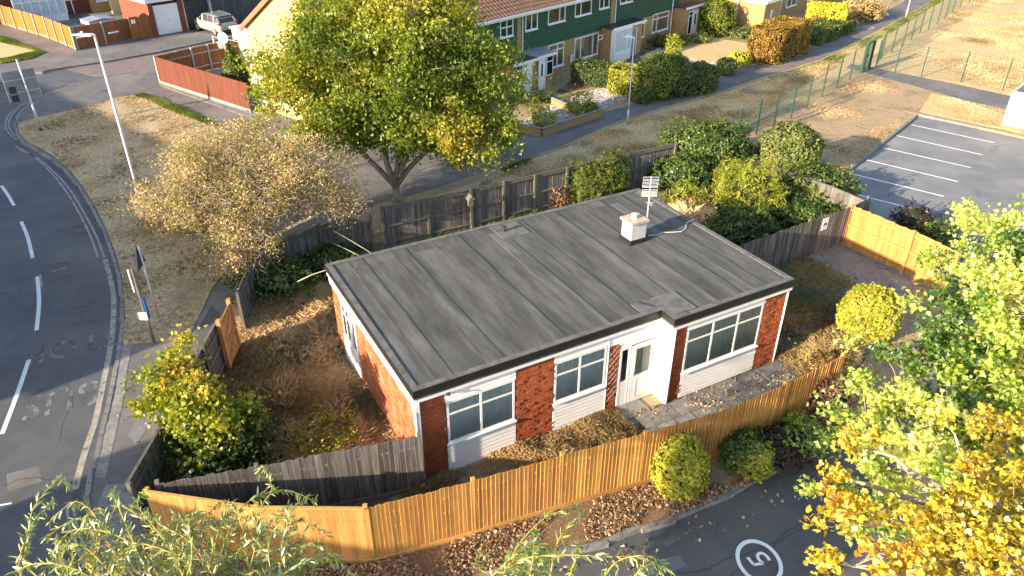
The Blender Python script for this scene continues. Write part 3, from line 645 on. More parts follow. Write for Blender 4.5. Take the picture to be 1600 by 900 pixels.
# porch: sidelight and door on the set-back plane, white return wall
cladding(6.05, 7.40, V0, 2.06, 2.26, 'cladding_board')
sl = MB().box(6.06,6.12,V0-.05,V0+.03,0,2.06).box(6.36,6.42,V0-.05,V0+.03,0,2.06).box(6.12,6.36,V0-.05,V0+.03,1.98,2.06).box(6.12,6.36,V0-.045,V0+.025,0,.86).build('door_sidelight', M['white'], bun)
MB().add([(6.12,V0-.01,.86),(6.36,V0-.01,.86),(6.36,V0-.01,1.98),(6.12,V0-.01,1.98)],[(0,1,2,3)]).build('pane', M['glass'], sl)
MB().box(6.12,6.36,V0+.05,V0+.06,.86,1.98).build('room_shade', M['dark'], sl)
dr = MB().box(6.45,6.60,V0-.06,V0+.0,.02,2.0).box(7.14,7.30,V0-.06,V0+.0,.02,2.0).box(6.60,7.14,V0-.06,V0+.0,.02,.95).box(6.60,7.14,V0-.06,V0+.0,1.88,2.0).build('front_door', M['white'], bun)
MB().add([(6.60,V0-.03,.95),(7.14,V0-.03,.95),(7.14,V0-.03,1.88),(6.60,V0-.03,1.88)],[(0,1,2,3)]).build('pane', M['glass'], dr)
MB().box(6.6,7.14,V0-.01,V0+.01,.95,1.88).build('blind', M['cream'], dr)
MB().box(6.52,6.55,V0-.10,V0-.06,.98,1.12).box(6.66,7.08,V0-.068,V0-.06,.15,.18).box(6.66,7.08,V0-.068,V0-.06,.80,.83).box(6.66,6.69,V0-.068,V0-.06,.18,.8).box(7.05,7.08,V0-.068,V0-.06,.18,.8).build('handle', M['alu'], dr)
MB().box(7.30,7.41,V0-.05,V0+.03,0,2.06).build('door_frame', M['white'], bun)
MB().box(7.385,7.46,VR-.02,V0+.05,-.02,WT).box(7.37,7.388,VR+.14,VR+.17,0,WT).build('porch_return', M['white'], bun)
MB().box(7.36,7.47,VR-.04,VR+.02,-.02,WT).build('corner_post', M['white'], bun)
# gable side: glazed door set
window(bun, 5.30, 6.06, .10, .93, 2.15, [5.66], 1.8, M['pale'], face='x', sill=False)
MB().box(.05,.16,5.30,6.08,.0,.93).box(.04,.05,5.36,5.64,.08,.86).box(.04,.05,5.70,6.0,.08,.86).build('panel', M['white'], bun)
gd = MB().box(.05,.16,4.64,5.26,.0,.95).box(.05,.16,4.64,4.76,.95,2.12).box(.05,.16,5.14,5.26,.95,2.12).box(.05,.16,4.76,5.14,2.02,2.12).build('side_door', M['white'], bun)
MB().add([(.08,4.76,.95),(.08,5.14,.95),(.08,5.14,2.02),(.08,4.76,2.02)],[(0,1,2,3)]).build('pane', M['glass'], gd)
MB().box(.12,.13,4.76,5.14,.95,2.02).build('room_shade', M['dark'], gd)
MB().box(.055,.16,4.63,6.09,2.15,2.36).build('panel', M['white'], bun)
MB().box(.035,.075,.02,HD-.02,2.33,WT+.03).build('fascia', M['white'], bun)
MB().box(.03,.10,4.5,6.15,-.02,.03).build('door_step', M['conc'], bun)
# corner boards, downpipes
MB().box(.03,.085,.02,.10,-.02,WT).build('corner_board', M['white'], bun)
dp = MB(); dp.tube([(.0,-.02,0),(.0,-.02,2.32),(.05,.03,2.5),(.05,.03,2.7)], .035, 8).tube([(.10,-.01,0),(.10,-.01,2.62)], .028, 8)
dp.build('downpipe', M['white'], bun, smooth=True)
MB().box(-.05,.09,-.07,.06,2.38,2.56).build('hopper', M['white'], bun)
MB().tube([(7.42,VR-.06,0),(7.42,VR-.06,2.62)], .032, 8).build('downpipe', M['white'], bun, smooth=True)
MB().tube([(HW-.09,VR-.05,0),(HW-.09,VR-.05,2.62)], .03, 8).build('downpipe', M['white'], bun, smooth=True)
MB().box(.83,.92,V0-.12,V0-.04,2.55,2.62).box(.86,.89,V0-.17,V0-.12,2.56,2.60).build('security_light', M['dkmetal'], bun)
# trellis on the narrow brick pier
tm = MB()
for k in range(9):
    z = .35+k*.2
    tm.beam((5.69,V0-.05,z),(6.02,V0-.05,z+.33),.007,.007); tm.beam((6.02,V0-.06,z),(5.69,V0-.06,z+.33),.007,.007)
tm.build('trellis', M['cpost'], bun)
# roof ----------------------------------------------------------
outl = [(0,0),(WK,0),(WK,-TT),(HW,-TT),(HW,HD),(0,HD)]
MB().prism(outl, WT, HR-.035).build('roof', M['felt'], bun)
def rim(off, wd, z0, z1, name, mat, parent=bun):
    mb = MB(); n = len(outl)
    def offs(d):
        r = []
        for i in range(n):
            p0, p1, p2 = Vector(outl[i-1]), Vector(outl[i]), Vector(outl[(i+1)%n])
            d1 = (p1-p0).normalized(); d2 = (p2-p1).normalized(); n1 = Vector((-d1.y,d1.x)); n2 = Vector((-d2.y,d2.x))
            r.append(p1 + n1*d + n2*d)
        return r
    A = offs(off); B = offs(off+wd)
    for i in range(n):
        j = (i+1)%n
        vs = [(*A[i],z0),(*A[j],z0),(*B[j],z0),(*B[i],z0),(*A[i],z1),(*A[j],z1),(*B[j],z1),(*B[i],z1)]
        mb.add(vs, [(0,3,2,1),(4,5,6,7),(0,1,5,4),(2,3,7,6)])
    return mb.build(name, mat, parent)
rim(-.022, .022, HR-.19, HR+.004, 'black_fascia', M['blackf'])
rim(.003, .03, WT-.10, WT-.004, 'soffit_trim', M['white'])
rim(0, .16, HR-.034, HR+.012, 'felt_edge', M['felt2'])
random.seed(5)
u = .17; k = 0
while u < HW-.2:
    wd_ = random.choice([.46,.5,.92,.94,.46]); u1 = min(u+wd_, HW-.165)
    if HW-.165-u1 < .2: u1 = HW-.165
    v0 = .165 if u1 < WK+.3 else -TT+.165
    if u < WK and u1 > WK+.3: u1 = WK+.16; v0 = .165
    cut = random.uniform(1.5, 5.5) if k % 3 == 0 else HD-.6
    t_ = .006*(k%2)
    for a, b in ((v0, cut),(cut, HD-.165)):
        h0 = HR-.034; h1 = HR-.022+t_+(.004 if a==v0 else 0)
        prof = [(u,h0),(u1+.03,h0),(u1+.03,h1-.002),(u1-.015,h1+.003),(u1-.07,h1+.001),(u+.07,h1),(u+.02,h1+.002),(u,h1-.001)]
        MB().profile(prof, a, b+.0).build('felt_sheet', M['felt'], bun)
    # dark bitumen bead that has bled out along the seam
    pts = [(u1+.033+random.uniform(-.005,.005), v0+(HD-.165-v0)*i/24, HR-.013) for i in range(25)]
    MB().tube(pts, .0045, 4).build('bitumen_seam', M['blackf'], bun)
    u = u1; k += 1
MB().prism([(6.72,.62),(WK+.9,.62),(WK+.9,-.36),(WK+.17,-.36),(WK+.17,.17),(6.72,.17)], HR-.01, HR+.016).build('felt_patch', M['felt2'], bun)
MB().prism([(7.05,.64),(7.30,.25),(7.18,.22),(6.9,.62)], HR+.0162, HR+.018).build('bitumen_patch', M['feltwet'], bun)
MB().box(5.5,6.5,HD-1.15,HD-.2,HR-.02,HR+.006).build('felt_patch', M['felt2'], bun)
MB().tube([(5.76,6.25,HR),(5.76,6.25,HR+.16)], .05, 8).tube([(5.76,6.25,HR+.15),(5.76,6.25,HR+.21)], [.09,.09], 8).tube([(5.5,6.4,HR+.04),(5.76,6.25,HR+.1)], .03, 6).build('soil_vent', M['dkmetal'], bun)
# chimney
ch = empty('x', (0,0,0)); bpy.data.objects.remove(ch)
cs = MB().box(8.84,9.40,3.50,4.02,HR+.13,HR+.69).build('chimney', M['paintw'], bun)
MB().box(8.80,9.43,3.46,4.06,HR-.02,HR+.135).build('flashing', M['blackf'], cs)
MB().box(8.78,9.46,3.44,4.08,HR+.69,HR+.76).build('cap', M['clay'], cs)
MB().tube([(9.12,3.78,HR+.76),(9.12,3.78,HR+.84)], [.11,.09], 10).tube([(9.12,3.78,HR+.84),(9.12,3.78,HR+.90),(9.12,3.78,HR+.93)], [.09,.12,.05], 10).build('flue_cowl', M['galv'], cs)

# aerial on the chimney
def on_roof(u,v,z): 
    return (HX+u*cos(YA)-v*sin(YA), HY+u*sin(YA)+v*cos(YA), z)
ax, ay, az = on_roof(9.56, 3.70, HR+.05)
ae = empty('television_aerial', (ax,ay,az), 0, 'television aerial with two rows of bars on a mast strapped to the white chimney', 'aerial')
MB().tube([(0,0,.1),(.01,0,2.05)], .02, 8).tube([(-.16,0,.3),(0,0,.3)],.02,6).tube([(-.16,0,.5),(0,0,.5)],.02,6).build('mast', M['alu'], ae)
for zc, hw, hh in ((1.86,.235,.17),(1.50,.235,.11)):
    fm = MB(); k = .05
    fm.tube([(-hw,0,zc-hh),(hw,0,zc-hh),(hw+k*0,0,zc+hh),(-hw,0,zc+hh),(-hw,0,zc-hh)], .010, 6)
    fr_ = fm.build('grid_frame', M['alu'], ae)
    for i in range(6):
        z = zc-hh+2*hh*(i+.5)/7
        MB().tube([(-hw,0,z),(hw,0,z)], .008, 6).build('bar', M['alu'], ae)
MB().tube([(0,.0,1.25),(.0,-.5,1.3)], .012, 6).tube([(-.12,-.25,1.28),(.12,-.25,1.28)], .008, 5).build('boom', M['alu'], ae)
cab = [on_roof(9.62,3.6,HR+.1)]+[on_roof(9.7+.28*i, 3.35+.22*sin(i*1.1)+.07*i, HR+.02) for i in range(1,7)]+[on_roof(HW,3.9,HR+.03), on_roof(HW+.06,3.95,HR-.3)]
tag(MB().tube(cab,.012,5).build('cable', M['lplast']), 'pale cable lying across the roof from the aerial to the right edge', 'cable')

# patio slabs in front of the door
pt = empty('patio', (HX,HY,0), YA); pt['kind'] = 'structure'
random.seed(3)
slm = [MB().box(-.44,.44,-.29,.29,-.06,.035).mesh('paving_slab', M['slab']), MB().box(-.29,.29,-.29,.29,-.06,.035).mesh('paving_slab', M['slab'])]
for r_ in range(4):
    u = 5.95 + (.3 if r_ % 2 else 0)
    while u < 12.6:
        big = random.random() < .7; wd_ = .9 if big else .6
        v = -.26 - r_*.60
        if not (u+wd_ > 7.35 and r_ < 1) and v > -2.3: 
            inst('paving_slab', slm[0 if big else 1], pt, (u+wd_/2, v, random.uniform(-.012,.01)), (random.uniform(-.01,.01),random.uniform(-.01,.01),random.uniform(-.01,.01)))
        u += wd_+.012

# ================================================================== FENCES
def fence(name, label, pts, h, mat, postm=None, bw=.1, lap=.018, rails=(), rail_side=-1, post_sp=None, cap=None, board_name='board', gravel=None, cat='fence', group=None, hj=.02, tilt=.12, z0=.04, pw=.09, post_out=0., lean=0., gravm=None, skip=None):
    root = empty(name, (pts[0][0], pts[0][1], 0), 0, label, cat, group)
    ox, oy = pts[0]
    bm_ = [MB().add([(0,-.011,0),(bw+lap,-.004,0),(bw+lap,.004,0),(0,.011,0),(0,-.011,1),(bw+lap,-.004,1),(bw+lap,.004,1),(0,.011,1)],
            [(0,3,2,1),(4,5,6,7),(0,1,5,4),(1,2,6,5),(2,3,7,6),(3,0,4,7)]).mesh(board_name, mat)]
    n = 0; stuff = MB()
    for i in range(len(pts)-1):
        a, b = Vector(pts[i]), Vector(pts[i+1]); L = (b-a).length; d = (b-a)/L; an = atan2(d.y,d.x); nrm = Vector((-d.y,d.x))
        x = 0
        while x < L-bw*.4:
            if skip and skip(i, x): x += bw; continue
            p = a+d*x
            if n < 300:
                inst(board_name, bm_[0], root, (p.x-ox, p.y-oy, z0), (random.uniform(-.006,.006)+lean, random.uniform(-.006,.006), an+tilt*random.uniform(.7,1.3)), (1,1,h-z0+random.uniform(-hj,hj)))
            n += 1; x += bw
        for rz in rails:
            s_ = nrm*rail_side*.035
            MB().beam((a.x+s_.x-ox, a.y+s_.y-oy, rz),(b.x+s_.x-ox, b.y+s_.y-oy, rz), .05, .07).build('rail', postm or mat, root)
        if gravel:
            s_ = nrm*(-rail_side)*.012
            MB().beam((a.x+s_.x-ox, a.y+s_.y-oy, gravel/2),(b.x+s_.x-ox, b.y+s_.y-oy, gravel/2), .035, gravel).build('gravel_board', gravm or mat, root)
        if cap:
            MB().beam((a.x-ox,a.y-oy,h+.012),(b.x-ox,b.y-oy,h+.012), .07, .03).build('capping_rail', cap, root)
        if post_sp:
            m_ = max(1, round(L/post_sp))
            for k in range(m_+(1 if i == len(pts)-2 else 0)):
                p = a+d*(L*k/m_)+nrm*(rail_side*.05+post_out)
                o_ = MB().box(-pw/2,pw/2,-pw/2,pw/2,0,h+.05+random.uniform(-.02,.03)).build('post', postm or mat, root)
                o_.location = (p.x-ox, p.y-oy, 0); o_.rotation_euler = (0,0,an)
    return root
random.seed(8)
FF = GL([(228,768),(400,793),(570,795)], 1.72)
fence('timber_fence', 'bright orange featherboard fence, short flat length at the bottom left beside the willow', FF, 1.72, M['ofence'], M['ofence2'], .12, rails=(.4,1.4), rail_side=1, post_sp=2.6, gravel=.15, tilt=.03, hj=.004, cap=M['ofence2'])
FF = GL([(571,795),(740,752),(880,712),(1010,677),(1130,642),(1230,600),(1320,556)], 1.72)
fence('timber_fence', 'long bright orange featherboard fence running in front of the bungalow', FF, 1.72, M['ofence'], M['ofence2'], .102, rails=(.4,.95,1.4), rail_side=1, post_sp=2.7, gravel=.14, tilt=.16)
DK = GL([(245,757),(400,730),(655,682)], 1.75)
fence('weathered_fence', 'dark weathered featherboard fence joining the bungalow corner to the roadside fence', DK, 1.75, M['gfence'], M['gpost'], .13, rails=(.4,1.4), rail_side=1, post_sp=2.8, gravel=.12, tilt=.2, hj=.03)
LF = GL([(198,757),(265,643),(314,545),(336,506)], 1.75)
fence('weathered_fence', 'old grey fence beside the roadside pavement, south of the wooden gate', LF, 1.75, M['gfence'], M['gpost'], .13, rails=(.4,1.0,1.5), rail_side=-1, post_sp=2.4, tilt=.1, hj=.03, cap=M['gpost'])
LF2 = GL([(366,450),(384,412),(410,375)], 1.75) + GL([(499,357),(579,343)], 1.35)
fence('weathered_fence', 'old grey fence behind the bare thorn tree, north of the wooden gate', LF2, 1.5, M['gfence'], M['gpost'], .13, rails=(.4,1.35), rail_side=-1, post_sp=2.0, tilt=.1, hj=.04)
# braces behind the roadside fence
for a, b in (((272,760),(300,735)),((395,480),(372,452)),):
    p = G(*a, 0); q = G(*b, 1.5)
    tag(rel(MB().beam(p, q, .07, .07), p).build('fence_brace', M['gpost']), 'grey timber brace propping the old roadside fence '+('near its bottom corner' if a[0]==272 else 'just beyond the wooden gate'), 'brace').location = p
# open timber gate
ga, gb = G2(341,503,1.85), G2(357,470,1.85)
gt = empty('garden_gate', (ga[0],ga[1],0), atan2(gb[1]-ga[1], gb[0]-ga[0]), 'new orange timber gate with diagonal braces between grey roadside fences', 'gate')
gl = math.hypot(gb[0]-ga[0], gb[1]-ga[1])
for x in (0, gl): MB().box(x-.06,x+.06,-.06,.06,0,1.92).build('gate_post', M['gate'], gt)
for k in range(int(gl/.1)): MB().box(.07+k*.1,.165+k*.1,-.012,.012,.08,1.78).build('board', M['gate'], gt)
for z in (.25,.95,1.65): MB().box(.07,gl-.07,-.05,-.013,z-.05,z+.05).build('rail', M['gate'], gt)
MB().beam((.12,-.032,.3),(gl-.12,-.032,.92),.035,.09).beam((.12,-.032,1.0),(gl-.12,-.032,1.6),.035,.09).build('brace', M['gate'], gt)
# rear fences
BF = [G2(596,325,1.75), G2(735,297,1.75), G2(835,274,1.75), G2(980,241,1.75), G2(1055,225,1.75)]
fence('panel_fence', 'long weathered grey board fence behind the bungalow along the dry grass strip', BF, 1.75, M['gfence'], M['gpost'], .13, rails=(.25,.95,1.68), rail_side=-1, post_sp=1.95, tilt=.05, hj=.01, cap=M['gpost'], pw=.1)
RF = [G2(1215,262,1.5), G2(1300,292,1.5), G2(1357,316,1.5)]
fence('weathered_fence', 'low sun-bleached fence half buried in shrubs beside the parking bays', RF, 1.5, M['gfence'], M['gpost'], .14, rails=(1.35,), rail_side=1, post_sp=2.4, tilt=.1, hj=.03, cap=M['gpost'])
RG = [G2(1357,316,1.5), G2(1331,322,1.75), G2(1200,367,1.75), G2(1150,384,1.75)]
fence('weathered_fence', 'dark grey featherboard fence carrying the small white notice by the yard', RG, 1.72, M['gfence'], M['gpost'], .13, rails=(.4,1.4), rail_side=-1, post_sp=2.8, gravel=.14, tilt=.12, hj=.03, gravm=M['conc'])
OG = [G2(1332,321,1.75), G2(1430,362,1.75), G2(1500,395,1.75)]
fence('timber_fence', 'bright orange fence with rails facing the concrete yard, beside the car park', OG, 1.75, M['ofence'], M['ofence2'], .13, rails=(.35,.95,1.6), rail_side=-1, post_sp=3.0, tilt=.16, pw=.12)
p = G(1290,340,1.62); an = atan2(RG[2][1]-RG[1][1], RG[2][0]-RG[1][0])
nt_ = empty('notice', p, an, 'small white notice with a dark car symbol fixed to the grey yard fence', 'notice')
MB().box(-.16,.16,.03,.05,-.5,.0).build('board', M['white'], nt_)
MB().box(-.10,.10,.051,.055,-.30,-.25).box(-.07,.06,.051,.055,-.25,-.20).build('symbol', M['dkmetal'], nt_)
p = G(733,305,1.7)
bh = empty('bird_box', (p[0]+.05,p[1]-.1,1.3), .5, 'small pointed timber bird box on a post of the rear fence', 'bird box')
MB().box(-.10,.10,-.08,.08,0,.26).build('body', M['gpost'], bh); MB().add([(-.17,-.16,.28),(.17,-.16,.28),(.17,.16,.28),(-.17,.16,.28),(0,-.16,.48),(0,.16,.48)],[(0,1,4),(2,3,5),(1,2,5,4),(3,0,4,5)]).build('roof', M['gpost'], bh)

# red-brown yard fence by the side road
R1 = [G2(240,88,1.75), G2(385,134,1.6)]
fence('red_fence', 'red brown board fence facing the verge, along the wide pavement', R1, 1.72, M['rfence'], M['rfence'], .15, rails=(.4,1.3), rail_side=1, tilt=.04, gravel=.2, gravm=M['conc'], cap=M['rfence'])
R2 = [G2(240,88,1.75), G2(297,75,1.75), G2(323,69,1.75), G2(371,61,1.75)]
fence('red_fence', 'dark red brown yard fence with concrete posts along the side road', R2, 1.72, M['bfence'], M['cpost'], .15, rails=(.4,1.3), rail_side=-1, tilt=.04, post_sp=3.0, pw=.1)
sheet('yard_paving', [R1[0], G2(250,133,0), G2(385,182,0), G2(400,190,0), G2(402,120,0), G2(375,103,0)]+[R2[3],R2[2],R2[1]], -.05, .006, M['yardc'])
# orange and brown fences at the top left
O1 = [G2(-40,-4,1.65), G2(0,8,1.65), G2(68,27,1.65), G2(110,42,1.7)]
fence('roadside_fence', 'orange panel fence with pale posts above the grass bank at the top left', O1, 1.66, M['ofence3'], M['cpost'], .15, rail_side=-1, post_sp=1.9, tilt=.02, gravel=.2, gravm=M['conc'], pw=.1)
O2 = [G2(112,42,1.65), G2(200,27,1.65), G2(222,24,1.65)]
fence('brown_fence', 'brown panel fence with concrete posts beside the white garage', O2, 1.6, M['bfence'], M['cpost'], .15, rail_side=-1, post_sp=2.4, tilt=.02, pw=.1)
# ================================================================== TERRACE
TA = (2.79, 51.31); TR = radians(48.26)
ter = empty('terraced_house', (*TA,0), TR, 'terrace of green tile-hung houses with yellow brick gable and brown tiled roof', 'terraced houses')
TL, TE = 19.0, 4.62
MB().prism([(-17,0),(15.8,0),(15.8,9),(-17,9)], -.3, TE).build('wall', M['ybrick2'], ter)
MB().add([(-17.02,-.01,-.3),(-17.02,9.01,-.3),(-17.02,9.01,TE),(-17.02,4.5,7.32),(-17.02,-.01,TE),(-16.9,-.01,-.3),(-16.9,9.01,-.3),(-16.9,9.01,TE),(-16.9,4.5,7.32),(-16.9,-.01,TE)],
         [(0,4,3,2,1),(5,6,7,8,9),(0,5,9,4),(1,2,7,6),(2,3,8,7),(3,4,9,8)]).build('gable_wall', M['ybrick'], ter)
# raised courses on the sunny gable
gm = MB()
for k in range(150):
    v = random.uniform(.1,8.6); z = random.randint(0,80)*.085; 
    if z < TE + min(v,9-v)*.6-.2: gm.box(-17.03,-17.01,v,v+.22,z,z+.065)
gm.build('gable_brick', M['ybrick2'], ter, kind='stuff')
# roof slopes with tile courses
def tiled_slope(u0,u1,va,za,vb,zb,mat,parent,name='roof', pitch=.33, tw=.30):
    mb = MB(); n = int(math.hypot(vb-va,zb-za)/pitch); nu = int((u1-u0)/tw)
    for i in range(n):
        t0, t1 = i/n, (i+1.15)/n
        y0,y1 = va+(vb-va)*t0, va+(vb-va)*t1; a0,a1 = za+(zb-za)*t0+.05, za+(zb-za)*t1+.015
        for k in range(nu):
            a = u0+k*tw; b = a+tw*.5; c_ = a+tw
            mb.add([(a,y0,a0-.03),(a,y0,a0),(b,y0,a0+.035),(c_,y0,a0),(c_,y0,a0-.03),(a,y1,a1),(b,y1,a1+.035),(c_,y1,a1)], [(1,2,6,5),(2,3,7,6),(0,1,2,3,4)][:3])
    mb.build(name, mat, parent, kind='stuff')
MB().add([(-17.25,-.35,TE-.02),(16,-.35,TE-.02),(16,4.5,7.38),(-17.25,4.5,7.38),(16,9.3,TE-.1),(-17.25,9.3,TE-.1)],[(0,1,2,3),(3,2,4,5)]).build('roof_deck', M['rtiled'], ter)
tiled_slope(-9,1.9,-.35,TE-.0,4.5,7.40,M['rtile'],ter,'roof_tile')
tiled_slope(-17.25,-9,-.35,TE-.0,4.5,7.40,M['rtiled'],ter,'roof_tile')
MB().beam((-17.22,-.4,TE+.0),(-17.22,4.5,7.42),.1,.24).beam((-17.22,4.5,7.42),(-17.22,9.35,TE-.12),.1,.24).build('bargeboard', M['barge'], ter)
MB().box(-17.2,15.9,-.42,-.30,TE-.09,TE+.02).build('gutter', M['white'], ter)
MB().box(-17.2,15.9,-.30,-.27,TE-.2,TE-.0).build('fascia', M['white'], ter)
# tile hanging: courses of small tiles, joined
holes = [(-5.35,-4.15,3.36,4.5),(-3.0,-1.8,3.4,4.55),(-.75,1.05,3.45,4.6),(2.1,3.95,3.5,4.6),(4.85,6.05,3.6,4.6),(7.4,9.0,3.6,4.6),(11,12.6,3.6,4.6),(-3.75,-3.35,2.2,4.6),(6.35,6.8,2.2,4.6),(-16,-14.6,3.4,4.5),(-12,-10.6,3.4,4.5),(-8.5,-7.2,3.4,4.5)]
mb = MB(); z = 2.16; row = 0
while z < TE-.2:
    u = -16.9 + (.1 if row%2 else 0)
    while u < 15.7:
        if not any(a-.1 < u < b and c_-.1 < z < d for a,b,c_,d in holes):
            mb.add([(u,-.05,z+.03),(u+.04,-.055,z),(u+.15,-.055,z),(u+.19,-.05,z+.03),(u+.19,-.02,z+.2),(u,-.02,z+.2),(u+.04,-.03,z),(u+.15,-.03,z)], [(0,1,2,3,4,5),(1,6,7,2)])
        u += .195
    z += .125; row += 1
mb.build('hung_tile', M['green'], ter, kind='stuff')
MB().box(-16.9,15.7,-.028,-.004,2.15,TE-.2).build('tile_backing', M['green'], ter)
MB().box(-3.74,-3.36,-.045,-.0,2.15,TE-.2).build('brick_pier', M['ybrick2'], ter); MB().box(6.36,6.79,-.045,0,2.15,TE-.2).build('brick_pier', M['ybrick2'], ter)
ups = [(-5.35,-4.15,3.36,4.5,[-4.75],'dark'),(-3.0,-1.8,3.4,4.55,[-2.4],'pinkc'),(-.75,1.05,3.45,4.6,[.45],'woodc'),(2.1,3.95,3.5,4.6,[2.75],'pale'),(4.85,6.05,3.6,4.6,[5.4],'pale'),(7.4,9.0,3.6,4.6,[8.2],'pale'),(11,12.6,3.6,4.6,[11.8],'dark')]
for a,b,c_,d,m_,cu in ups:
    window(ter,a,b,-.02,c_,d,m_,3.95 if cu=='dark' and a<-4 else None,M[cu],fr=.07,proud=.06,drape=cu!='dark')
for a,b,c_,d,m_,t_,cu in [(-.6,1.05,.55,2.1,[.35],1.7,'dark'),(2.25,5.0,.55,2.05,[2.95,4.35],None,'pale'),(10.25,11.0,.75,2.1,[],1.75,'dark'),(12.05,14.4,.8,2.2,[12.7],1.8,'pale'),(-15.5,-13.2,.7,2.1,[-14.3],1.7,'dark'),(-11.5,-9.2,.7,2.1,[-10.3],1.7,'pale')]:
    window(ter,a,b,-.0,c_,d,m_,t_,M[cu],fr=.07,proud=.06,drape=cu!='dark')
ow = MB().box(4.40,4.98,-.45,-.41,1.62,1.70).box(4.40,4.98,-.45,-.41,1.9,1.97).box(4.40,4.47,-.45,-.41,1.7,1.9).box(4.91,4.98,-.45,-.41,1.7,1.9).build('open_vent_window', M['white'], ter)
for u_ in (-3.3,6.85,14.75): MB().tube([(u_,-.1,.3),(u_,-.1,TE-.1)],.045,6).build('downpipe', M['white'], ter)
# porches (parts of the terrace)
def porch(u0,u1,v0,h,roofm,face,name='porch',body='ybrick2',ov=.15):
    p = MB().box(u0+.02,u1-.02,v0+.02,-.03,-.1,h-.02).build(name, M[body], ter)
    MB().box(u0-ov,u1+ov,v0-ov-.05,-.02,h,h+.06).build('porch_roof', M[roofm], p)
    MB().box(u0-ov-.01,u1+ov+.01,v0-ov-.08,v0-ov-.05,h-.10,h+.075).build('porch_fascia', M['white'], p)
    for f in face: f(p)
    return p
def pdoor(a,b,v,h,mat='white',glass=True):
    def f(p):
        MB().box(a,b,v-.05,v+.015,.02,h).build('door', M[mat], p)
        if glass: MB().box(a+(b-a)*.36,b-(b-a)*.36,v-.056,v-.05,.9,h-.3).build('door_glass', M['dark'], p)
        MB().box(a-.06,a-.002,v-.06,v+.01,0,h+.05).box(b+.002,b+.06,v-.06,v+.01,0,h+.05).box(a,b,v-.06,v+.01,h+.003,h+.05).box(a+.08,a+.12,v-.09,v-.05,.95,1.05).build('door_frame', M['white'], p)
    return f
def pwin(a,b,v,z0,z1,bars=0,mat='dark'):
    def f(p):
        MB().box(a,b,v-.04,v+.0,z0,z1).build('window', M['white'], p)
        MB().box(a+.07,b-.07,v-.046,v-.041,z0+.07,z1-.4).box(a+.07,b-.07,v-.046,v-.041,z1-.33,z1-.07).build('pane', M[mat], p)
        if bars:
            bm = MB()
            for k in range(1,3): bm.box(a+(b-a)*k/3-.01,a+(b-a)*k/3+.01,v-.052,v-.046,z0+.07,z1-.07)
            for k in range(1,5): bm.box(a+.07,b-.07,v-.051,v-.047,z0+(z1-z0)*k/5-.01,z0+(z1-z0)*k/5+.01)
            bm.build('glazing_bars', M['white'], p)
    return f
porch(-5.9,-3.55,-1.55,2.12,'dkmetal',[pdoor(-4.85,-4.15,-1.55,1.95,glass=False),pwin(-5.8,-4.98,-1.55,.75,2.0,1)])
porch(-3.5,-1.95,-1.55,2.16,'signback',[pdoor(-3.4,-2.85,-1.55,1.95),pwin(-2.68,-2.0,-1.55,.8,2.05,0)])
porch(5.3,9.2,-1.0,2.35,'dkmetal',[pdoor(7.65,8.35,-1.0,2.0,'signback',False)])
pb = MB().box(5.2,7.3,-1.35,-1.0,.0,.75).box(5.2,5.28,-1.35,-1.0,.75,2.3).box(7.22,7.3,-1.35,-1.0,.75,2.3).box(5.28,7.22,-1.34,-1.0,2.18,2.3).box(5.95,6.02,-1.35,-1.28,.75,2.18).box(6.6,6.67,-1.35,-1.28,.75,2.18).build('bay_window', M['white'], ter)
MB().box(5.28,7.22,-1.30,-1.27,.75,2.18).build('pane', M['pale'], pb)
porch(15.1,17.9,-1.0,2.35,'dkmetal',[pdoor(16.5,17.2,-1.0,2.0,'white'),pwin(15.85,16.4,-1.0,.2,2.0,0)])
MB().box(1.75,2.05,-.12,-.03,.5,1.05).build('meter_box', M['lplast'], ter)
MB().box(-17.3,-17.02,7.5,8.9,0,2.0).build('store_box', M['paintw'], ter)

# second block, staggered forward
b2 = empty('terraced_house', (*TA,0), TR, 'tan brick end house with white drainpipe and flat roofed front extension, beyond the green terrace', 'house')
MB().prism([(20.3,-3.5),(42,-3.5),(42,5),(20.3,5)], -.3, 5.2).build('wall', M['ybrick2'], b2)
MB().add([(20.0,-3.9,5.1),(42,-3.9,5.1),(42,.75,7.4),(20.0,.75,7.4),(42,5.4,5.1),(20.0,5.4,5.1)],[(0,1,2,3),(3,2,4,5)]).build('roof', M['rtile'], b2)
e2 = MB().box(20.25,23.0,-5.3,-3.5,-.3,2.5).build('extension', M['ybrick2'], b2)
MB().box(20.0,23.2,-5.5,-3.45,2.5,2.72).build('extension_roof', M['white'], e2)
MB().box(21.3,21.7,-5.34,-5.31,1.2,1.9).build('meter_box', M['lplast'], e2)
MB().tube([(20.2,-2.9,.0),(20.2,-2.9,5.1)],.06,6).build('downpipe', M['white'], b2)
for a,b,z0,z1 in ((24.0,26.5,.8,2.2),(28.5,30.6,.8,2.2),(33,35,.8,2.2)): window(b2,a,b,-3.5,z0,z1,[(a+b)/2],1.8,M['pale'],fr=.08,proud=.06)
MB().tube([(27.2,-3.6,0),(27.2,-3.6,5.1)],.05,6).build('downpipe', M['white'], b2)
b4 = TA[0]+0
def T2(u,v): return (TA[0]+u*cos(TR)-v*sin(TR), TA[1]+u*sin(TR)+v*cos(TR))
gx, gy = T2(18.6,-.6)
sg = empty('side_gate', (gx,gy,0), TR, 'dark timber side gate between the green terrace and the tan end house', 'gate')
for k in range(11): MB().box(-.6+k*.16,-.45+k*.16,-.02,.02,.03,1.85).build('board', M['shed'], sg)
MB().box(-.6,1.15,.021,.06,.4,.5).box(-.6,1.15,.021,.06,1.4,1.5).build('rail', M['shed'], sg)

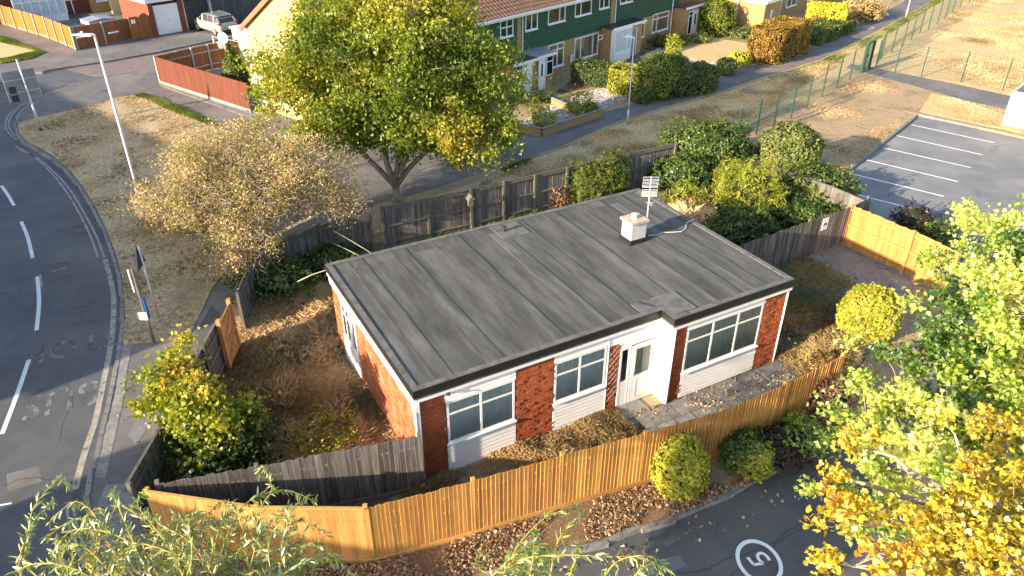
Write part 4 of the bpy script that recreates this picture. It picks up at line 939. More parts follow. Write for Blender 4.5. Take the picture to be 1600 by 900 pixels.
# garages ---------------------------------------------------------------
ga_, gb_ = G2(243,57), G2(334,41); gan = atan2(gb_[1]-ga_[1], gb_[0]-ga_[0]); glen = math.hypot(gb_[0]-ga_[0], gb_[1]-ga_[1])
gar = empty('garage', (*ga_,0), gan, 'pair of garages, one white ribbed door and one black door, behind the parked car', 'garages')
U = glen/92.
MB().box(0,glen,.35,5.5,-.1,2.55).build('wall', M['dbrick'], gar)
for a,b in ((-.1,5*U),(43*U,50*U)): MB().box(a,b,-.05,.35,-.1,2.6).build('brick_pier', M['dbrick'], gar)
MB().box(-.3,glen+.1,-.15,5.6,2.56,2.9).build('roof', M['white'], gar)
wd_ = MB()
for a,b,m_ in ((5*U+.03,43*U-.03,'white'),(50*U+.15,glen-.15,'dkmetal')):
    d_ = MB().box(a,b,.05,.10,.03,2.3)
    for k in range(9): d_.box(a+.05,b-.05,.02,.05,.12+k*.24,.30+k*.24)
    d_ = d_.build('garage_door', M[m_], gar)
    MB().box((a+b)/2-.06,(a+b)/2+.06,-.01,.02,1.0,1.04).build('handle', M['dkmetal'], d_)
MB().box(50*U,50*U+.12,.0,.3,0,2.5).box(glen-.12,glen,.0,.3,0,2.5).build('frame', M['galv'], gar)
ca, cb = G2(337,42), G2(440,28)
cl = empty('clad_wall', (*ca,0), atan2(cb[1]-ca[1], cb[0]-ca[0]), 'tall dark grey vertical board wall behind the parked car', 'wall')
L_ = math.hypot(cb[0]-ca[0], cb[1]-ca[1])
for k in range(int(L_/.2)): 
    MB().box(k*.2,k*.2+.185,-.02,.02,0,3.2+random.uniform(-.01,.01)).build('board', M['shed'], cl)
MB().box(0,L_,.025,.12,0,3.15).build('backing', M['dkmetal'], cl)
MB().box(2.6,3.3,-.06,-.02,2.75,3.05).build('notice', M['white'], cl)
# low white store next to the gable
wa, wb = G2(371,97), G2(395,108)
ws = empty('outbuilding', (*wa,0), atan2(wb[1]-wa[1], wb[0]-wa[0]), 'small white rendered outbuilding at the foot of the yellow gable, by the yard', 'outbuilding')
L_ = math.hypot(wb[0]-wa[0], wb[1]-wa[1])
MB().box(0,L_+2.5,0,3.5,-.1,2.35).build('wall', M['paintw'], ws); MB().box(-.1,L_+2.6,-.1,3.6,2.35,2.5).build('roof', M['paintw'], ws)
MB().box(.3,.42,-.05,0,.2,2.0).box(L_-.5,L_-.4,-.05,0,.2,2.1).build('pipe', M['galv'], ws)
# arched brown gate and gate panel by the garage
a0, a1 = G2(222,61), G2(241,57)
ag = empty('arched_gate', (*a0,0), atan2(a1[1]-a0[1], a1[0]-a0[0]), 'arched red brown garden gate next to the white garage door', 'gate')
L_ = math.hypot(a1[0]-a0[0], a1[1]-a0[1]); n = 9
for k in range(n):
    x = L_*k/n; h_ = 1.55+.35*sin(pi*(k+.5)/n); MB().box(x,x+L_/n-.01,-.02,.02,.03,h_).build('board', M['bfence'], ag)
a0, a1 = G2(209,63), G2(222,61)
tp = empty('gate_panel', (*a0,0), atan2(a1[1]-a0[1], a1[0]-a0[0]), 'flat brown board panel carrying a small white house notice beside the arched gate', 'fence panel')
L_ = math.hypot(a1[0]-a0[0], a1[1]-a0[1])
for k in range(7): MB().box(L_*k/7,L_*(k+1)/7-.008,-.02,.02,.03,1.75).build('board', M['ofence'] if 0 else M['bfence'], tp)
MB().box(L_*.25,L_*.7,-.05,-.021,1.25,1.55).build('notice', M['white'], tp)
for px,py in ((178,50),(129,57)):
    p = G(px,py,.95)
    o = rel(MB().box(p[0]-.4,p[0]+.4,p[1]-.02,p[1]+.02,.9,1.0), p).build('name_plate', M['white']); o.location = p
    tag(o, 'white name strip on the brown fence, '+('middle panel' if px==178 else 'left panel near the corner post'), 'sign'); o.rotation_euler = (0,0,atan2(O2[1][1]-O2[0][1], O2[1][0]-O2[0][0])); o.location = (p[0]+.03,p[1]-.12,p[2])

# houses beyond the orange fence (top left corner)
ha, hb = G2(-30,40), G2(150,17); han = atan2(hb[1]-ha[1], hb[0]-ha[0])
hs_ = empty('house', (*ha,0), han, 'red brown brick house with white conservatory behind the orange fence, top left corner', 'house')
L_ = math.hypot(hb[0]-ha[0], hb[1]-ha[1])
MB().box(-3,L_,0,8,-.2,5.4).build('wall', M['dbrick'], hs_)
MB().add([(-3.3,-.4,5.3),(L_+.3,-.4,5.3),(L_+.3,4,7.8),(-3.3,4,7.8),(L_+.3,8.4,5.3),(-3.3,8.4,5.3)],[(0,1,2,3),(3,2,4,5)]).build('roof', M['rtiled'], hs_)
window(hs_, L_*.02, L_*.16, 0, .8, 2.3, [L_*.09], 1.9, M['dark'], fr=.1, drape=False)
window(hs_, L_*.72, L_*.90, 0, 1.2, 2.6, [L_*.81], None, M['dark'], fr=.1, drape=False)
cvx0, cvx1 = L_*.26, L_*.68
cv = MB().box(cvx0,cvx1,-2.6,0,0,.6)
for k in range(7):
    x = cvx0+(cvx1-cvx0)*k/6; cv.box(x-.05,x+.05,-2.62,-2.52,.6,2.35)
cv.box(cvx0-.05,cvx1+.05,-2.64,-2.5,2.3,2.45).box(cvx0-.05,cvx1+.05,-2.63,-2.51,1.75,1.82)
cvo = cv.build('conservatory', M['white'], hs_)
MB().box(cvx0,cvx1,-2.56,-2.54,.6,2.3).build('glazing', M['pale'], cvo)
MB().add([(cvx0-.1,-2.7,2.46),(cvx1+.1,-2.7,2.46),(cvx1+.1,0,3.1),(cvx0-.1,0,3.1)],[(0,1,2,3)]).build('conservatory_roof', M['pale'], cvo)
MB().tube([(L_*.80,-.12,0),(L_*.80,-.12,5.2)],.06,6).build('downpipe', M['white'], hs_)
hc, hd = G2(150,20), G2(240,6)
h3 = empty('house', (*hc,0), atan2(hd[1]-hc[1], hd[0]-hc[0]), 'orange brick house with white framed porch windows left of the white garage', 'house')
L_ = math.hypot(hd[0]-hc[0], hd[1]-hc[1])
MB().box(0,L_,0,6,-.2,5.2).build('wall', M['ybrick2'], h3)
window(h3, .3, L_*.33, 0, .9, 2.5, [L_*.18], None, M['dark'], fr=.12, drape=False)
MB().box(L_*.5,L_*.62,-.06,0,.1,2.2).build('door', M['white'], h3)
MB().box(L_*.15,L_*1.0,-1.6,-1.4,0,1.5).build('garden_wall', M['ybrick'], h3)
# clutter in the corner yard: storage boxes, bins
for px,py,sx,sy,h_,m_,lb in ((124,42,2.0,1.2,.9,'lplast','pale storage box with grey lid behind the brown fence, left one'),(155,40,1.9,1.6,1.5,'lplast','tall pale storage box behind the brown fence, near the house'),(136,42,.6,.7,1.15,'dkmetal','dark wheeled bin between two pale storage boxes')):
    p = G(px,py,1.0); o = empty('storage_box' if 'box' in lb[:24] else 'wheeled_bin', (p[0],p[1],0), gan, lb, 'storage box' if 'box' in lb[:24] else 'bin')
    MB().add([(-sx/2,-sy/2,0),(sx/2,-sy/2,0),(sx/2,sy/2,0),(-sx/2,sy/2,0),(-sx/2*1.05,-sy/2*1.05,h_),(sx/2*1.05,-sy/2*1.05,h_),(sx/2*1.05,sy/2*1.05,h_),(-sx/2*1.05,sy/2*1.05,h_)],[(0,3,2,1),(4,5,6,7),(0,1,5,4),(1,2,6,5),(2,3,7,6),(3,0,4,7)]).build('body', M[m_], o)
    MB().profile([(-sx/2*1.1,h_),(sx/2*1.1,h_),(sx/2*1.1,h_+.05),(0,h_+.16),(-sx/2*1.1,h_+.05)], -sy/2*1.1, sy/2*1.1).build('lid', M['signback' if m_=='lplast' else m_], o)

# ================================================================== CAR
ca = G2(309,47); cb = G2(341,56); h_ = atan2(ca[1]-cb[1], ca[0]-cb[0]); wb_ = 2.65
cx = (ca[0]+cb[0])/2 + .8*sin(h_); cy = (ca[1]+cb[1])/2 - .8*cos(h_)
car = empty('parked_car', (cx,cy,-.0), h_, 'silver beige hatchback parked in front of the black garage door', 'car')
def loft(st, mat, name, parent, smooth=True):
    mb = MB(); m_ = len(st[0])
    for s in st: mb.v += s
    for i in range(len(st)-1):
        for k in range(m_-1):
            mb.f.append((i*m_+k,(i+1)*m_+k,(i+1)*m_+k+1,i*m_+k+1)); mb.m.append(0)
    mb.f.append(tuple(range(m_))); mb.m.append(0); mb.f.append(tuple((len(st)-1)*m_+k for k in range(m_))[::-1]); mb.m.append(0)
    return mb.build(name, mat, parent, smooth=smooth)
def ring(x,w,z0,z1,hood):
    pts = [(-w*.9,z0),(-w,z0+.12),(-w*1.02,(z0+z1)/2),(-w*.96,z1-.04),(-w*.86,z1),(-w*.4,z1+hood),(w*.4,z1+hood),(w*.86,z1),(w*.96,z1-.04),(w*1.02,(z0+z1)/2),(w,z0+.12),(w*.9,z0)]
    return [(x,y,z) for y,z in pts]
bs = [ring(-2.14,.66,.42,.78,.0),ring(-2.06,.80,.32,.98,.0),ring(-1.8,.88,.28,1.02,.0),ring(-.9,.90,.25,1.0,.0),ring(.3,.90,.25,.98,.0),ring(1.0,.89,.26,.97,.02),ring(1.5,.87,.28,.90,.04),ring(1.95,.78,.32,.78,.03),ring(2.13,.58,.40,.66,.0)]
loft(bs, M['carp'], 'body', car)
def cring(x,w,z): return [(x,y,zz) for y,zz in [(-w,.96),(-w*.98,1.0),(-w*.86,z-.06),(-w*.74,z),(w*.74,z),(w*.86,z-.06),(w*.98,1.0),(w,.96)]]
loft([cring(-2.0,.76,1.0),cring(-1.72,.80,1.34),cring(-1.45,.82,1.47),cring(-.4,.84,1.53),cring(.25,.83,1.50),cring(.55,.82,1.42),cring(1.18,.80,.99)], M['glassd'] if 0 else M['dkmetal'], 'windows', car)
rf = [(-1.62,.66,1.43),(-1.45,.70,1.492),(-.4,.72,1.552),(.25,.70,1.522),(.5,.68,1.46)]
mb = MB()
for x,w_,z in rf: mb.v += [(x,-w_,z),(x,-w_*.75,z+.012),(x,w_*.75,z+.012),(x,w_,z)]
for i in range(len(rf)-1):
    for k in range(3): mb.f.append((i*4+k,(i+1)*4+k,(i+1)*4+k+1,i*4+k+1)); mb.m.append(1 if k==1 else 0)
mb.build('roof', [M['carp'],M['carroof']], car)
for y in (-.76,.76):
    s = 1 if y>0 else -1
    pm_ = MB()
    for x0,x1,z1 in ((.42,1.18,1.42),(-.42,-.42,1.49),(-1.2,-1.28,1.45),(.5,.46,1.43)):
        pm_.beam((x0,y*.93,z1),(x1 if x0!=x1 else x0,y*1.06,.99),.07,.03)
    pm_.beam((-1.5,s*.70,1.47),(.3,s*.70,1.52),.05,.03); pm_.beam((-1.72,s*.68,1.36),(-2.02,s*.76,1.0),.12,.04)
    pm_.build('pillar', M['carp'], car)
    MB().tube([(.86,s*.86,1.02),(.84,s*1.02,1.05)],[.05,.09],6).build('wing_mirror', M['carp'], car)
    MB().box(-2.10,-1.78,min(s*.6,s*.86),max(s*.6,s*.86),.84,.98).build('tail_light', M['red'], car)
    MB().box(1.75,2.05,min(s*.55,s*.76),max(s*.55,s*.76),.62,.76).build('headlight', M['galv'], car)
    for x in (-1.32,1.33):
        wh = MB().tube([(x,s*.72,.32),(x,s*.90,.32)],.325,18).build('wheel', M['tyre'], car)
        rm_ = MB().tube([(x,s*.88,.32),(x,s*.915,.32)],.07,10)
        for k in range(5):
            a = 2*pi*k/5; rm_.beam((x,s*.905,.32),(x+.21*cos(a),s*.905,.32+.21*sin(a)),.03,.075,up=(0,1,0))
        for k in range(16):
            a,b = 2*pi*k/16,2*pi*(k+1)/16; rm_.beam((x+.215*cos(a),s*.90,.32+.215*sin(a)),(x+.215*cos(b),s*.90,.32+.215*sin(b)),.03,.03)
        rm_.build('rim', M['alu'], wh)
MB().box(-2.155,-2.12,-.26,.26,.62,.73).build('number_plate', M['plate'], car)
MB().box(-2.15,-1.9,-.70,.70,.30,.46).build('bumper', M['dkmetal'], car)
MB().beam((-1.74,-.62,1.33),(-1.74,.62,1.33),.04,.03).build('spoiler', M['carp'], car)

# ================================================================== STREET FURNITURE
def lamp(base, h, d, label, r=.075, arm=.5, stalk=1.3):
    o = empty('street_lamp', (*base,0), 0, label, 'street lamp', 'street lamps')
    MB().tube([(0,0,0),(0,0,stalk)],[r,r],12).tube([(0,0,stalk),(0,0,stalk+.2),(0,0,h)],[r,r*.62,r*.48],12).build('column', M['galv'], o, smooth=True)
    d = Vector((d[0],d[1],0)).normalized(); e = d*arm
    MB().tube([(0,0,h-.05),(0,0,h+.04),(d.x*.12,d.y*.12,h+.06)],.05,8).build('bracket', M['alu'], o)
    hd = MB().beam((d.x*.08,d.y*.08,h+.06),(e.x,e.y,h+.08),.24,.07).beam((e.x,e.y,h+.08),(e.x*1.35,e.y*1.35,h+.07),.12,.05).build('lamp_head', M['alu'], o)
    MB().tube([(e.x*.7,e.y*.7,h+.1),(e.x*.7,e.y*.7,h+.19)],.05,8).build('sensor_cap', M['lplast'], hd)
    return o
lamp(G2(228,343), 7.6, (-1,-.05), 'tall grey street lamp on the dry verge, head pointing over the road', .10, .62, 1.45)
lamp(G2(980,195), 4.75, (-1,.2), 'slim grey path lamp standing between the terrace hedges and the dry grass', .06, .4, .9)
lamp(G2(1415,28), 4.9, (-1,.2), 'distant path lamp at the top edge beyond the yellow hedge', .07, .4, .9)
# big sign seen from behind
p0 = G2(64,204)
s1 = empty('road_sign', (*p0,0), radians(43), 'large grey backed direction sign on a single post at the road bend', 'road sign')
MB().tube([(0,0,0),(0,0,1.0),(0,0,1.1),(-.02,0,3.9)],[.085,.085,.055,.05],10).build('post', M['galv'], s1, smooth=True)
bd = MB().box(-.95,.62,.06,.09,1.75,3.35).build('sign_plate', M['signback'], s1)
MB().box(-.95,.62,.03,.06,2.2,2.25).box(-.95,.62,.03,.06,2.85,2.9).box(-.96,-.93,.055,.095,1.75,3.35).box(.60,.63,.055,.095,1.75,3.35).build('stiffener', M['galv'], bd)
MB().box(-.82,-.5,.02,.059,1.75,2.1).box(-.82,-.5,.02,.059,2.2,2.55).build('clip_box', M['dkmetal'], bd)
MB().box(-.09,.09,-.09,.09,0,.12).build('base_collar', M['dkmetal'], s1)
# sign edge-on
p0 = G2(248,496)
s2 = empty('road_sign', (*p0,0), radians(98), 'grey post with a dark triangular warning sign seen almost edge-on', 'road sign')
MB().tube([(0,0,0),(0,0,2.75)],.038,8).build('post', M['galv'], s2, smooth=True)
MB().add([(-.42,.05,2.02),(.42,.05,2.02),(0,.05,2.78),(-.42,.07,2.02),(.42,.07,2.02),(0,.07,2.78)],[(0,1,2),(3,5,4),(0,3,4,1),(1,4,5,2),(2,5,3,0)]).build('sign_plate', M['dkmetal'], s2)
p0 = G2(241,536)
s3 = empty('wooden_post', (*p0,0), 0, 'brown wooden bus stop post with a white notice and blue strip near the kerb', 'post')
MB().tube([(0,0,0),(-.02,.03,2.75)],[.055,.05],8).build('post', M['barkd'] if 0 else M['gpost'], s3)
MB().box(.06,.09,-.05,.07,.95,1.75).build('blue_strip', M['blue'], s3)
MB().box(-.20,.08,-.09,-.06,.95,1.22).box(-.02,0,.0,.03,1.0,1.02).build('notice', M['white'], s3)
MB().box(-.14,-.10,-.05,0,1.95,2.75).build('pale_strip', M['lplast'], s3)
# red sign behind the willow
p0 = G(320,866,1.15)
s4 = empty('no_entry_sign', (p0[0],p0[1],0), .0, 'round red sign with a white bar half hidden by the willow', 'road sign')
MB().tube([(0,.04,-.1),(0,.04,1.35)],.038,8).build('post', M['galv'], s4)
q = MB().tube([(0,0,1.15),(0,-.02,1.155)],.27,28).build('sign_plate', M['red'], s4); q.rotation_euler = (0,0,-.75)
MB().box(-.2,.2,-.032,-.024,1.11,1.19).build('white_bar', M['paintn'], s4).rotation_euler = (0,0,-.75)
# covers in the turf
for px,py,lb in ((1243,125,'pale round access cover in the grass strip beside the mesh fence'),(1170,143,'small grey slab cover in the grass strip'),(1357,43,'grey cover in the grass strip at the top')):
    p = G(px,py,0); o = MB().tube([(0,0,0),(0,0,.03)],.55,20).build('access_cover', M['conc']); o.location = p; tag(o, lb, 'cover', 'access covers in the turf')

# washing line, hoop, shrub in the yard
p0 = G2(342,106)
wl = empty('washing_line', (*p0,0), 0, 'white rotary washing line post with side arms in the red fenced yard', 'washing line')
MB().tube([(0,0,0),(0,0,2.2)],.04,8).beam((-.9,0,.25),(.2,0,.25),.05,.05).beam((0,0,2.15),(3.2,-.4,1.6),.02,.02).build('pole', M['white'], wl)
p0 = G(354,58,2.5)
bk = empty('basketball_hoop', (p0[0]-.2,p0[1]-.2,0), radians(-15), 'white round backed basketball hoop on the yard fence by the gable', 'basketball hoop')
q = MB().tube([(0,0,2.5),(0,.04,2.5)],.38,20).build('backboard', M['white'], bk); MB().box(-.14,.14,-.02,-.005,2.42,2.6).box(-.11,.11,-.025,-.02,2.45,2.57).build('target', M['galv'], bk)
rg = MB()
for k in range(16):
    a,b = 2*pi*k/16, 2*pi*(k+1)/16; rg.beam((.23*cos(a),-.3+.23*sin(a),2.3),(.23*cos(b),-.3+.23*sin(b),2.3),.03,.03)
    rg.beam((.23*cos(a),-.3+.23*sin(a),2.3),(.13*cos(b),-.3+.13*sin(b),1.9),.02,.02)
rg.build('rim_and_net', M['white'], bk); MB().tube([(0,.1,0),(0,.1,2.6)],.06,8).build('pole', M['cpost'], bk)

# ================================================================== GREEN MESH FENCE
def mesh_fence(bases, label, h=1.95, gate=None):
    P = GL(bases, 0); ox, oy = P[0]
    r = empty('mesh_fence', (ox,oy,0), 0, label, 'mesh fence', 'green mesh fence runs')
    pmesh = MB().box(-.035,.035,-.035,.035,0,h+.05).mesh('post', M['greenm'])
    for i, p in enumerate(P):
        if i+1 < len(P): an = atan2(P[i+1][1]-p[1], P[i+1][0]-p[0])
        inst('post', pmesh, r, (p[0]-ox,p[1]-oy,0), (0,0,an))
    for i in range(len(P)-1):
        if gate == i: continue
        a, b = Vector(P[i]), Vector(P[i+1]); L = (b-a).length; d = (b-a)/L; mb = MB(); n = int(L/.16)
        for k in range(n+1):
            p = a+d*(L*k/n); mb.beam((p.x-ox,p.y-oy,.06),(p.x-ox,p.y-oy,h),.006,.006)
        for k in range(11):
            z = .08+k*(h-.1)/10; mb.beam((a.x-ox,a.y-oy,z),(b.x-ox,b.y-oy,z),.008,.008)
        mb.build('mesh_panel', M['greenm'], r)
    return r
mesh_fence([(1120,245),(1150,228),(1181,210),(1208,202),(1235,186),(1260,170),(1284,151),(1307,137),(1327,125),(1345,113)], 'green mesh fence along the near half of the trodden grass, up to the gate')
mesh_fence([(1367,108),(1376,93),(1393,82),(1410,72),(1423,63),(1437,52),(1450,46),(1464,38),(1476,30),(1488,20),(1500,12),(1514,4),(1530,-8),(1550,-22)], 'green mesh fence between the grass strip and the playing field, beyond the gate')
mesh_fence([(1368,108),(1398,113),(1439,120),(1501,129),(1566,142),(1640,155),(1720,170)], 'green mesh fence running right across the playing field edge')
g0, g1 = G2(1346,113), G2(1357,107)
mg = empty('mesh_gate', (*g0,0), atan2(g1[1]-g0[1], g1[0]-g0[0]), 'dark green metal gate with thick posts where the path enters the field', 'gate')
L_ = math.hypot(g1[0]-g0[0], g1[1]-g0[1])
for x in (0,L_): MB().box(x-.08,x+.08,-.08,.08,0,2.1).build('gate_post', M['greenm'], mg)
lf = MB().box(.12,.18,-.03,.03,.1,1.95).box(L_-.18,L_-.12,-.03,.03,.1,1.95).box(.18,L_-.18,-.03,.03,.1,.16).box(.18,L_-.18,-.03,.03,1.89,1.95)
for k in range(8): x = .22+(L_-.44)*k/7; lf.box(x-.012,x+.012,-.012,.012,.16,1.89)
lf.build('gate_leaf', M['greenm'], mg); MB().box(.1,.3,-.08,.08,1.0,1.2).build('lock_box', M['dkmetal'], mg)
# timber enclosure with blue bin
q0, q1 = G2(1566,196), G2(1590,201); en = empty('timber_enclosure', (*q0,0), atan2(q1[1]-q0[1], q1[0]-q0[0]), 'pale sunlit timber bin enclosure at the right edge beside the car park', 'enclosure')
for k in range(28):
    MB().box(k*.16,k*.16+.145,-.015,.015,.02,1.9).build('board', M['ltimber'], en)
for k in range(20):
    MB().box(-.015,.015,.02+k*.16,.165+k*.16,.02,1.9).build('board', M['ltimber'], en)
for x in (0,1.3,2.6): MB().box(x-.05,x+.05,-.07,-.016,0,1.95).build('post', M['white'] if x<2 else M['ltimber'], en)
MB().box(-.06,4.4,-.08,.06,1.91,1.96).box(-.06,.06,.06,3.3,1.91,1.96).build('capping_rail', M['ltimber'], en)
bx_ = G(1600,165,1.0); o = empty('blue_bin', (bx_[0],bx_[1],0), .3, 'blue wheeled bin standing inside the timber enclosure', 'bin')
MB().add([(-.5,-.4,.1),(.5,-.4,.1),(.5,.4,.1),(-.5,.4,.1),(-.65,-.5,1.2),(.65,-.5,1.2),(.65,.5,1.2),(-.65,.5,1.2)],[(0,3,2,1),(4,5,6,7),(0,1,5,4),(1,2,6,5),(2,3,7,6),(3,0,4,7)]).build('body', M['blue'], o)
MB().profile([(-.68,1.2),(.68,1.2),(.68,1.26),(0,1.4),(-.68,1.26)],-.53,.53).build('lid', M['blue'], o)
for sx in (-.4,.4): MB().tube([(sx,-.4,.09),(sx,-.33,.09)],.09,10).build('wheel', M['tyre'], o)
# ================================================================== PLANTS
import bmesh
def bez(p, q, bow, n=5):
    p = Vector(p); q = Vector(q); m = (p+q)/2 + Vector(bow)
    return [tuple(p*(1-t)**2+m*2*t*(1-t)+q*t*t) for t in [i/n for i in range(n+1)]]
def lobes_pts(lobes, n, shell=.45):
    vol = np.array([l[3]*l[4]*l[5] for l in lobes]); pick = RNG.choice(len(lobes), n, p=vol/vol.sum())
    d = RNG.normal(size=(n,3)); d /= np.linalg.norm(d,axis=1)[:,None]
    r = RNG.uniform(0,1,n)**shell
    L = np.array(lobes)[pick]
    return L[:,:3] + d*r[:,None]*L[:,3:6], d
def tree(name, label, base, lobes, leafm, lsize, nclump, per, clump_r, trunk_r=.2, bark='bark', shape='oval', fork=1.5, limbs=6, cat='tree', up=.4, shell=.45, tintsc=.25, zmin=.3, twig=True, tb=0., group=None, trunk_top=None, branch_r=.022, upz=0.):
    root = empty(name, (base[0],base[1],0), 0, label, cat, group); org = (base[0],base[1],0)
    C, D = lobes_pts(lobes, nclump, shell); C = C + RNG.normal(size=C.shape)*.12
    C = C[C[:,2] > zmin]; n = len(C)
    B = Vector((base[0],base[1],0)); T = Vector(trunk_top) if trunk_top else Vector((base[0],base[1],fork))
    mb = MB(); 
    sel = [int(RNG.integers(n))]
    for _ in range(limbs-1):
        dd = np.min([np.linalg.norm(C-C[s],axis=1) for s in sel],axis=0); dd *= (C[:,2] > T.z); dd = dd*(C[:,2] > T.z+upz); sel.append(int(np.argmax(dd)))
    mb.tube([tuple(v-B) for v in (B-Vector((0,0,.15)), B.lerp(T,.35)+Vector((.03,-.02,0)), T)], [trunk_r*1.35, trunk_r*1.05, trunk_r*.9], 9)
    LP = []; 
    for s in sel:
        e = Vector(C[s]); pts = bez(T, T.lerp(e,.88), (0,0,(e-T).length*.16), 7)
        pts = [tuple(Vector(p)+Vector(RNG.normal(size=3)*.05)*(0<i<7)) for i,p in enumerate(pts)]
        rr = [trunk_r*(.62*(1-i/7.)+.10) for i in range(8)]
        mb.tube([(p[0]-B.x,p[1]-B.y,p[2]) for p in pts], rr, 7)
        for i,p in enumerate(pts[1:]): LP.append((p, rr[i+1]))
    mb.build('trunk', M[bark], root, smooth=True)
    if twig:
        L3 = np.array([p for p,_ in LP]); mb = MB()
        for c in C:
            d = np.linalg.norm(L3-c,axis=1)+ (L3[:,2] > c[2])*.5; k = int(np.argmin(d)); p = LP[k][0]; r = min(LP[k][1]*.5, branch_r+.012*d[k])
            pts = bez(p, c, (RNG.normal()*.12, RNG.normal()*.12, d[k]*.12), 3)
            mb.tube([(q[0]-B.x,q[1]-B.y,q[2]) for q in pts], [r, r*.7, r*.45, r*.2], 4, cap=False)
        mb.build('branch', M[bark], root, kind='stuff')
    ct = np.clip(.45 + tb + nz(C, tintsc, 3.1)*.9 + RNG.normal(size=n)*.14, 0, 1)
    k = RNG.poisson(per, n)+2; idx = np.repeat(np.arange(n), k)
    P = C[idx] + RNG.normal(size=(len(idx),3))*clump_r*RNG.uniform(.4,1.1,n)[idx][:,None]*np.array([1,1,.75])
    ok = P[:,2] > .05; P = P[ok]; idx = idx[ok]
    tt = np.clip(ct[idx]+RNG.normal(size=len(idx))*.16, 0, 1)
    leaves('crown', P, lsize, M[leafm], root, shape, tt, up, org=org)
    return root
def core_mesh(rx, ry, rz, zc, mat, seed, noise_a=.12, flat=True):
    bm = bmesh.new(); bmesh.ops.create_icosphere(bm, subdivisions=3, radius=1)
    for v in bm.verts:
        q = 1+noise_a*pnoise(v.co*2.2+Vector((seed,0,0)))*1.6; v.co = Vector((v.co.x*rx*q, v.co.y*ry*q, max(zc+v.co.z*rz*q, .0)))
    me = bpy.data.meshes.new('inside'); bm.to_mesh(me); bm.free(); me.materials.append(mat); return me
def bush(name, label, c, r, h, leafm, lsize, n, shape='oval', core='core', cat='shrub', group=None, rough=.14, ry=None, tb=0., up=.35, ang=0, cover=1.0, zc=None, pinch=None, coref=.86, fuzz=.05, stems=False, nsc=2.4):
    """dense shrub: leaf faces over a lumpy body with a darker inside; r = half width, h = height"""
    global RNG
    root = empty(name, (c[0],c[1],0), ang, label, cat, group)
    ry = ry or r; zc = h*.5 if zc is None else zc; rz = h-zc
    d = RNG.normal(size=(n,3)); d /= np.linalg.norm(d,axis=1)[:,None]
    sd_ = c[0]*1.7+c[1]
    q = 1+rough*nz(d, nsc, sd_)*1.9 + rough*.5*nz(d, nsc*2.6, sd_+5)*1.6
    rr = q*(1-np.abs(RNG.normal(size=n))*fuzz) + (RNG.random(n)<.06)*RNG.uniform(0,.10,n)
    P = d*rr[:,None]*np.array([r,ry,rz]); P[:,2] += zc
    lowf = P[:,2] < 0; P[lowf,2] = RNG.uniform(0,.3*h,lowf.sum())
    if pinch: f = 1-pinch*np.clip(P[:,2]/h,0,1)**1.6; P[:,0]*=f; P[:,1]*=f
    if rough >= .15:                       # stray shoots break the outline
        S = []; SD = []
        for k in range(int(10+60*rough)):
            j = int(RNG.integers(n)); o_ = P[j]; L_ = RNG.uniform(.12,.42)*max(.5,r)*min(1,rough*4); e_ = d[j]+np.array([0,0,.5])+RNG.normal(size=3)*.35; e_ /= np.linalg.norm(e_)
            m_ = int(6+L_*26); S.append(o_+e_*np.linspace(0,L_,m_)[:,None]+RNG.normal(size=(m_,3))*.035); SD.append(np.repeat(d[j][None],m_,0))
        P = np.concatenate([P]+S); d = np.concatenate([d]+SD); n = len(P)
    tt = np.clip(.45+tb+nz(P,1.6/max(r,.4),sd_)*.5+RNG.normal(size=n)*.2,0,1)
    leaves('foliage', P, lsize, M[leafm], root, shape, tt, up, dirs=d, spread=.7)
    if core:  # added dark body that blocks light between the leaves
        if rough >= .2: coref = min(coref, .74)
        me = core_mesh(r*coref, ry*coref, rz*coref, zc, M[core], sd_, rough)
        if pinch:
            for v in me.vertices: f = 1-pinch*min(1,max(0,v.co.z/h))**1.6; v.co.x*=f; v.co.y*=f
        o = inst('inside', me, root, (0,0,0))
    if stems:
        mb = MB()
        for k in range(7):
            a = RNG.uniform(0,2*pi); mb.tube(bez((.08*cos(a),.08*sin(a),-.05),(r*.6*cos(a),ry*.6*sin(a),h*.75),(0,0,.2)), [.03,.025,.02,.015,.01,.006], 5)
        mb.build('stem', M['barkd'], root)
    return root
